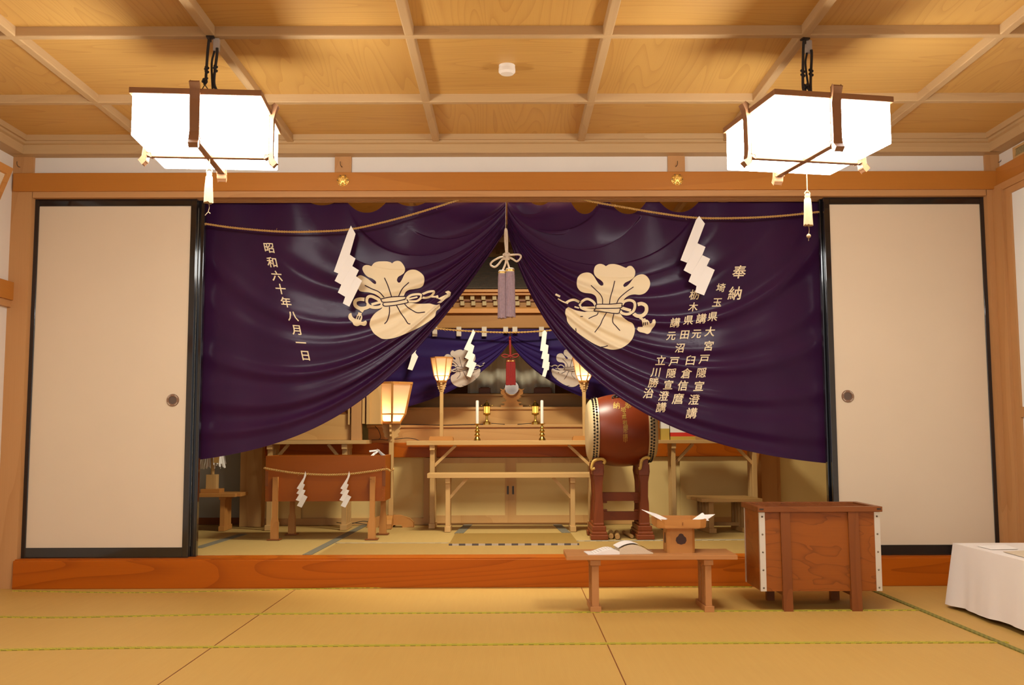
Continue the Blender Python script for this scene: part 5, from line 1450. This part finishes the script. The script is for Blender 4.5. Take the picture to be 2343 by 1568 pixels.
# offering stand (tray on a pierced box)
sb = atz(1560, 1266, zf); sx_ = at(1560, 1240, -.66).x; sy_ = -.585
t = thing('offering_stand', 'light wooden offering tray on a pierced box foot, holding folded papers', 'stand', (sx_, sy_, zf))
hw = (at(1592, 1240, -.66).x-at(1528, 1240, -.66).x)/2
zb7 = at(1560, 1209, -.66).z - zf; zt7 = at(1560, 1190, -.70).z - zf
q = MB(); d_ = hw*.95; ch = .012
oct_ = lambda a, c_: [(-a+c_, -a), (a-c_, -a), (a, -a+c_), (a, a-c_), (a-c_, a), (-a+c_, a), (-a, a-c_), (-a, -a+c_)]
q.prism(oct_(hw, ch), 0, zb7, 'XY'); build('foot_box', q, 'honey_Z', t, local=True, bevel=.001)
q = MB(); fx = [(0, .024), (-.008, .021), (-.012, .013), (-.020, .006), (-.022, -.006), (-.016, -.018), (0, -.023), (.016, -.018), (.022, -.006), (.020, .006), (.012, .013), (.008, .021)]
q.prism([(x*1.05, z+zb7*.55) for x, z in fx], -hw-.0012, -hw+.002, 'XZ'); build('pierced_hole', q, 'flower_hole', t, local=True)
q = MB(); q.prism([(-hw-.0012+.0, z) for z in ()] or [(y*.9, z+zb7*.55) for y, z in fx], -hw-.0012, -hw+.002, 'YZ'); build('pierced_hole', q, 'flower_hole', t, local=True)
tw = (at(1620, 1200, -.70).x-at(1507, 1200, -.70).x)/2
q = MB(); q.prism(oct_(tw*.97, .03), zb7, zb7+.006, 'XY'); tr_ = build('tray', q, 'honey_X', t, local=True)
q = MB()
o1, o2 = oct_(tw, .03), oct_(tw-.006, .028)
for k in range(8):
    j = (k+1) % 8
    q.hexa([(*o1[k], zb7+.004), (*o1[j], zb7+.004), (*o2[j], zb7+.004), (*o2[k], zb7+.004)], [(o1[k][0]*1.02, o1[k][1]*1.02, zt7), (o1[j][0]*1.02, o1[j][1]*1.02, zt7), (o2[j][0]*1.02, o2[j][1]*1.02, zt7), (o2[k][0]*1.02, o2[k][1]*1.02, zt7)])
build('tray_rim', q, 'honey_X', tr_, local=True)
q = MB()
for z in (.4, .6): q.box(-.002, .002, -tw*1.02-.0012, -tw+.002, zb7+(zt7-zb7)*z, zb7+(zt7-zb7)*z+.003)
build('stitch', q, 'brown_X', tr_, local=True)
# folded papers on the tray
def sheet(pts, Y0, Y1, label, name='folded_paper'):
    A_ = [at(x, y, Y0) for x, y in pts[:2]]; B_ = [at(x, y, Y1) for x, y in pts[2:]]
    q = MB(); vs = A_ + B_; nrm = Vector((.0, .0, .0016))
    q.add(vs + [v-nrm for v in vs], [(0, 1, 2, 3), (7, 6, 5, 4), (0, 4, 5, 1), (1, 5, 6, 2), (2, 6, 7, 3), (3, 7, 4, 0)])
    return tag(build(name, q, 'paper', origin=A_[0]), label, 'paper', 'folded papers on the offering stand')
sheet([(1468, 1166), (1518, 1193), (1527, 1187), (1502, 1176)], -.68, -.60, 'long folded white paper sticking up from the left of the tray')
sheet([(1494, 1178), (1528, 1192), (1526, 1187), (1500, 1177)], -.640, -.565, 'short folded paper overlapping the long one at the left of the tray')
sheet([(1580, 1192), (1622, 1191), (1609, 1174), (1606, 1174)], -.66, -.58, 'folded white paper leaning up at the right of the tray, in front')
sheet([(1600, 1191), (1620, 1188), (1636, 1177), (1612, 1178)], -.62, -.55, 'folded paper pointing out to the right from the tray')

# offertory chest
Yc0, Yc1 = -.705, -.40
xc0, xc1 = at(1734, 1160, Yc0).x, at(2019, 1161, Yc0).x
zc_t = at(1876, 1160, Yc0).z; zc_f = at(1876, 1171, Yc0).z
bx0, bx1 = at(1739, 1250, Yc0+.02).x, at(2014, 1250, Yc0+.02).x
zc_b = at(1876, 1353, Yc0+.02).z
t = thing('offertory_chest', 'brown wooden offertory chest with metal corner strips standing in the front hall', 'chest', ((xc0+xc1)/2, (Yc0+Yc1)/2, 0))
q = MB()
by0, by1 = Yc0+.018, Yc1-.015
q.box(bx0, bx1, by0, by0+.012, zc_b, zc_f); build('front_panel', q, 'chest_X', t)
q = MB(); q.box(bx0, bx0+.012, by0+.012, by1-.012, zc_b, zc_f); q2 = build('side_panel', q, 'chest_Y', t)
q = MB(); q.box(bx1-.012, bx1, by0+.012, by1-.012, zc_b, zc_f); build('side_panel', q, 'chest_Y', t)
q = MB(); q.box(bx0, bx1, by1-.012, by1, zc_b, zc_f); build('back_panel', q, 'chest_X', t)
q = MB(); q.box(bx0+.012, bx1-.012, by0+.012, by1-.012, zc_b, zc_b+.012); build('bottom_panel', q, 'brown_X', t)
fw = .028
q = MB()
q.box(xc0, xc1, Yc0, Yc0+fw, zc_f-.002, zc_t); q.box(xc0, xc1, Yc1-fw, Yc1, zc_f-.002, zc_t)
q.box(xc0, xc0+fw, Yc0+fw, Yc1-fw, zc_f-.002, zc_t); q.box(xc1-fw, xc1, Yc0+fw, Yc1-fw, zc_f-.002, zc_t)
build('rim', q, 'brown_X', t, bevel=.0015)
q = MB(); q.box(xc0+.006, xc0+.024, Yc0-.0008, Yc0+.002, zc_t-.013, zc_t-.007); q.box(xc1-.024, xc1-.006, Yc0-.0008, Yc0+.002, zc_t-.013, zc_t-.007); build('joint', q, 'dark_metal', t)
ns_ = 8; step = (xc1-xc0-2*fw)/ns_
for k in range(ns_):
    xm = xc0+fw+step*(k+.5)
    q = MB(); q.prism([(xm-step*.5, zc_t-.032), (xm+step*.5, zc_t-.032), (xm, zc_t-.002)], Yc0+fw, Yc1-fw, 'XZ'); build('grating_bar', q, 'brown_Y', t)
for pa, pb in ((1788, 1806), (1943, 1963)):
    xA, xB = at(pa, 1200, Yc0+.01).x, at(pb, 1200, Yc0+.01).x
    q = MB(); q.prism([(xA, 0), (xB+.006, 0), (xB, zc_f-.002), (xA-.004, zc_f-.002)], Yc0+.004, Yc0+.0185, 'XZ'); q.box(xA, xB+.006, Yc0+.0185, Yc0+.034, 0, zc_b); build('leg', q, 'brown_Z', t, bevel=.001)
    q = MB(); q.box(xA, xB, Yc1-.030, Yc1-.0, .0, zc_b); q.box(xA+.004, xB-.004, Yc0+.034, Yc1-.03, zc_b-.02, zc_b); build('leg', q, 'brown_Z', t)
for X, sgn in ((bx0, 1), (bx1, -1)):
    for yy, fr in ((by0, -1), (by1, 1)):
        q = MB(); xo_ = X-sgn*.0015
        q.box(min(xo_, xo_+sgn*.024), max(xo_, xo_+sgn*.024), min(yy+fr*.0015, yy), max(yy+fr*.0015, yy), zc_b, zc_f-.004)
        q.box(min(X, xo_), max(X, xo_), min(yy, yy-fr*.014), max(yy, yy-fr*.014), zc_b, zc_f-.004)
        st = build('corner_strip', q, 'steel', t)
        for k in range(5):
            zz2 = zc_b+.014+(zc_f-zc_b-.036)*k/4
            q = MB(); q.lathe([(1e-5, fr*.006), (.0028, fr*.0045), (.0042, fr*.0015)], (X+sgn*.011, yy, zz2), 'Y', 12)
            build('rivet', q, 'rivet', st, smooth=True)
# white cloth table on the right
zt8 = .272
Yk0 = -.63
xk0 = at(2180, 1243, Yk0).x
zt8 = at(2180, 1243, Yk0).z
t = thing('cloth_table', 'low table under a white cloth at the right edge of the hall', 'table', (2.2, -1.6, 0))
q = MB(); q.box(xk0+.02, WR-.03, -2.9, Yk0-.02, zt8-.03, zt8-.004); build('tabletop', q, 'pale_Y', t)
for X in (xk0+.06, WR-.08):
    for yy in (-2.8, -.72):
        q = MB(); q.box(X-.02, X+.02, yy-.02, yy+.02, 0, zt8-.03); build('leg', q, 'pale_Z', t)
q = MB(); n1_, n2_ = 90, 14
path = [(WR-.04, Yk0), ] ; per = []
for i in range(25): per.append((WR-.04-(WR-.04-xk0)*i/24, Yk0))
for i in range(1, n1_+1): per.append((xk0, Yk0-2.27*i/n1_))
nrm_ = [(0, 1)]*25 + [(-1, 0)]*n1_
nrm_[24] = (-.7, .7)
vs = []
for j in range(n2_+1):
    f = j/n2_
    for i, ((x, y), (nx_, ny_)) in enumerate(zip(per, nrm_)):
        s_ = sum((math.sin(i*.37+1), .6*math.sin(i*.83+2), .35*math.sin(i*1.7)))/2
        out = f*(.018+.009*s_)
        corner = max(0, 1-abs(i-24)/5)
        out += corner*f*.028
        zlow = .020+.004*math.sin(i*.31+.7)-.012*corner
        r_ = min(1, f*8)
        vs.append((x+nx_*out, y+ny_*out, zt8 - (zt8-zlow)*f))
k = len(per); fs = []
for j in range(n2_):
    for i in range(k-1): fs.append((j*k+i, (j+1)*k+i, (j+1)*k+i+1, j*k+i+1))
q.add(vs, fs)
q.add([(xk0, Yk0, zt8), (WR-.04, Yk0, zt8), (WR-.04, -2.9, zt8), (xk0, -2.9, zt8)], [(3, 2, 1, 0)][::1])
tag(build('tablecloth', q, 'linen', origin=(2.2, -1.6, zt8), smooth=True), 'white tablecloth hanging almost to the floor over the table at the right edge', 'tablecloth')
for pts, lab in ((((2295, 1263), (2355, 1260), (2380, 1283), (2335, 1274)), 'pinkish sheet of paper lying on the white cloth at the right edge'), (((2236, 1250), (2300, 1247), (2330, 1257), (2268, 1258)), 'white sheet of paper on the white cloth, nearer the back corner')):
    q = MB(); P_ = [atz(x, y, zt8+.002) for x, y in pts]; q.hexa(P_[::-1], [p+Vector((0, 0, .001)) for p in P_[::-1]])
    tag(build('paper_sheet', q, 'page_edge' if 'pink' in lab else 'paper', origin=P_[0]), lab, 'paper', 'sheets on the white cloth')
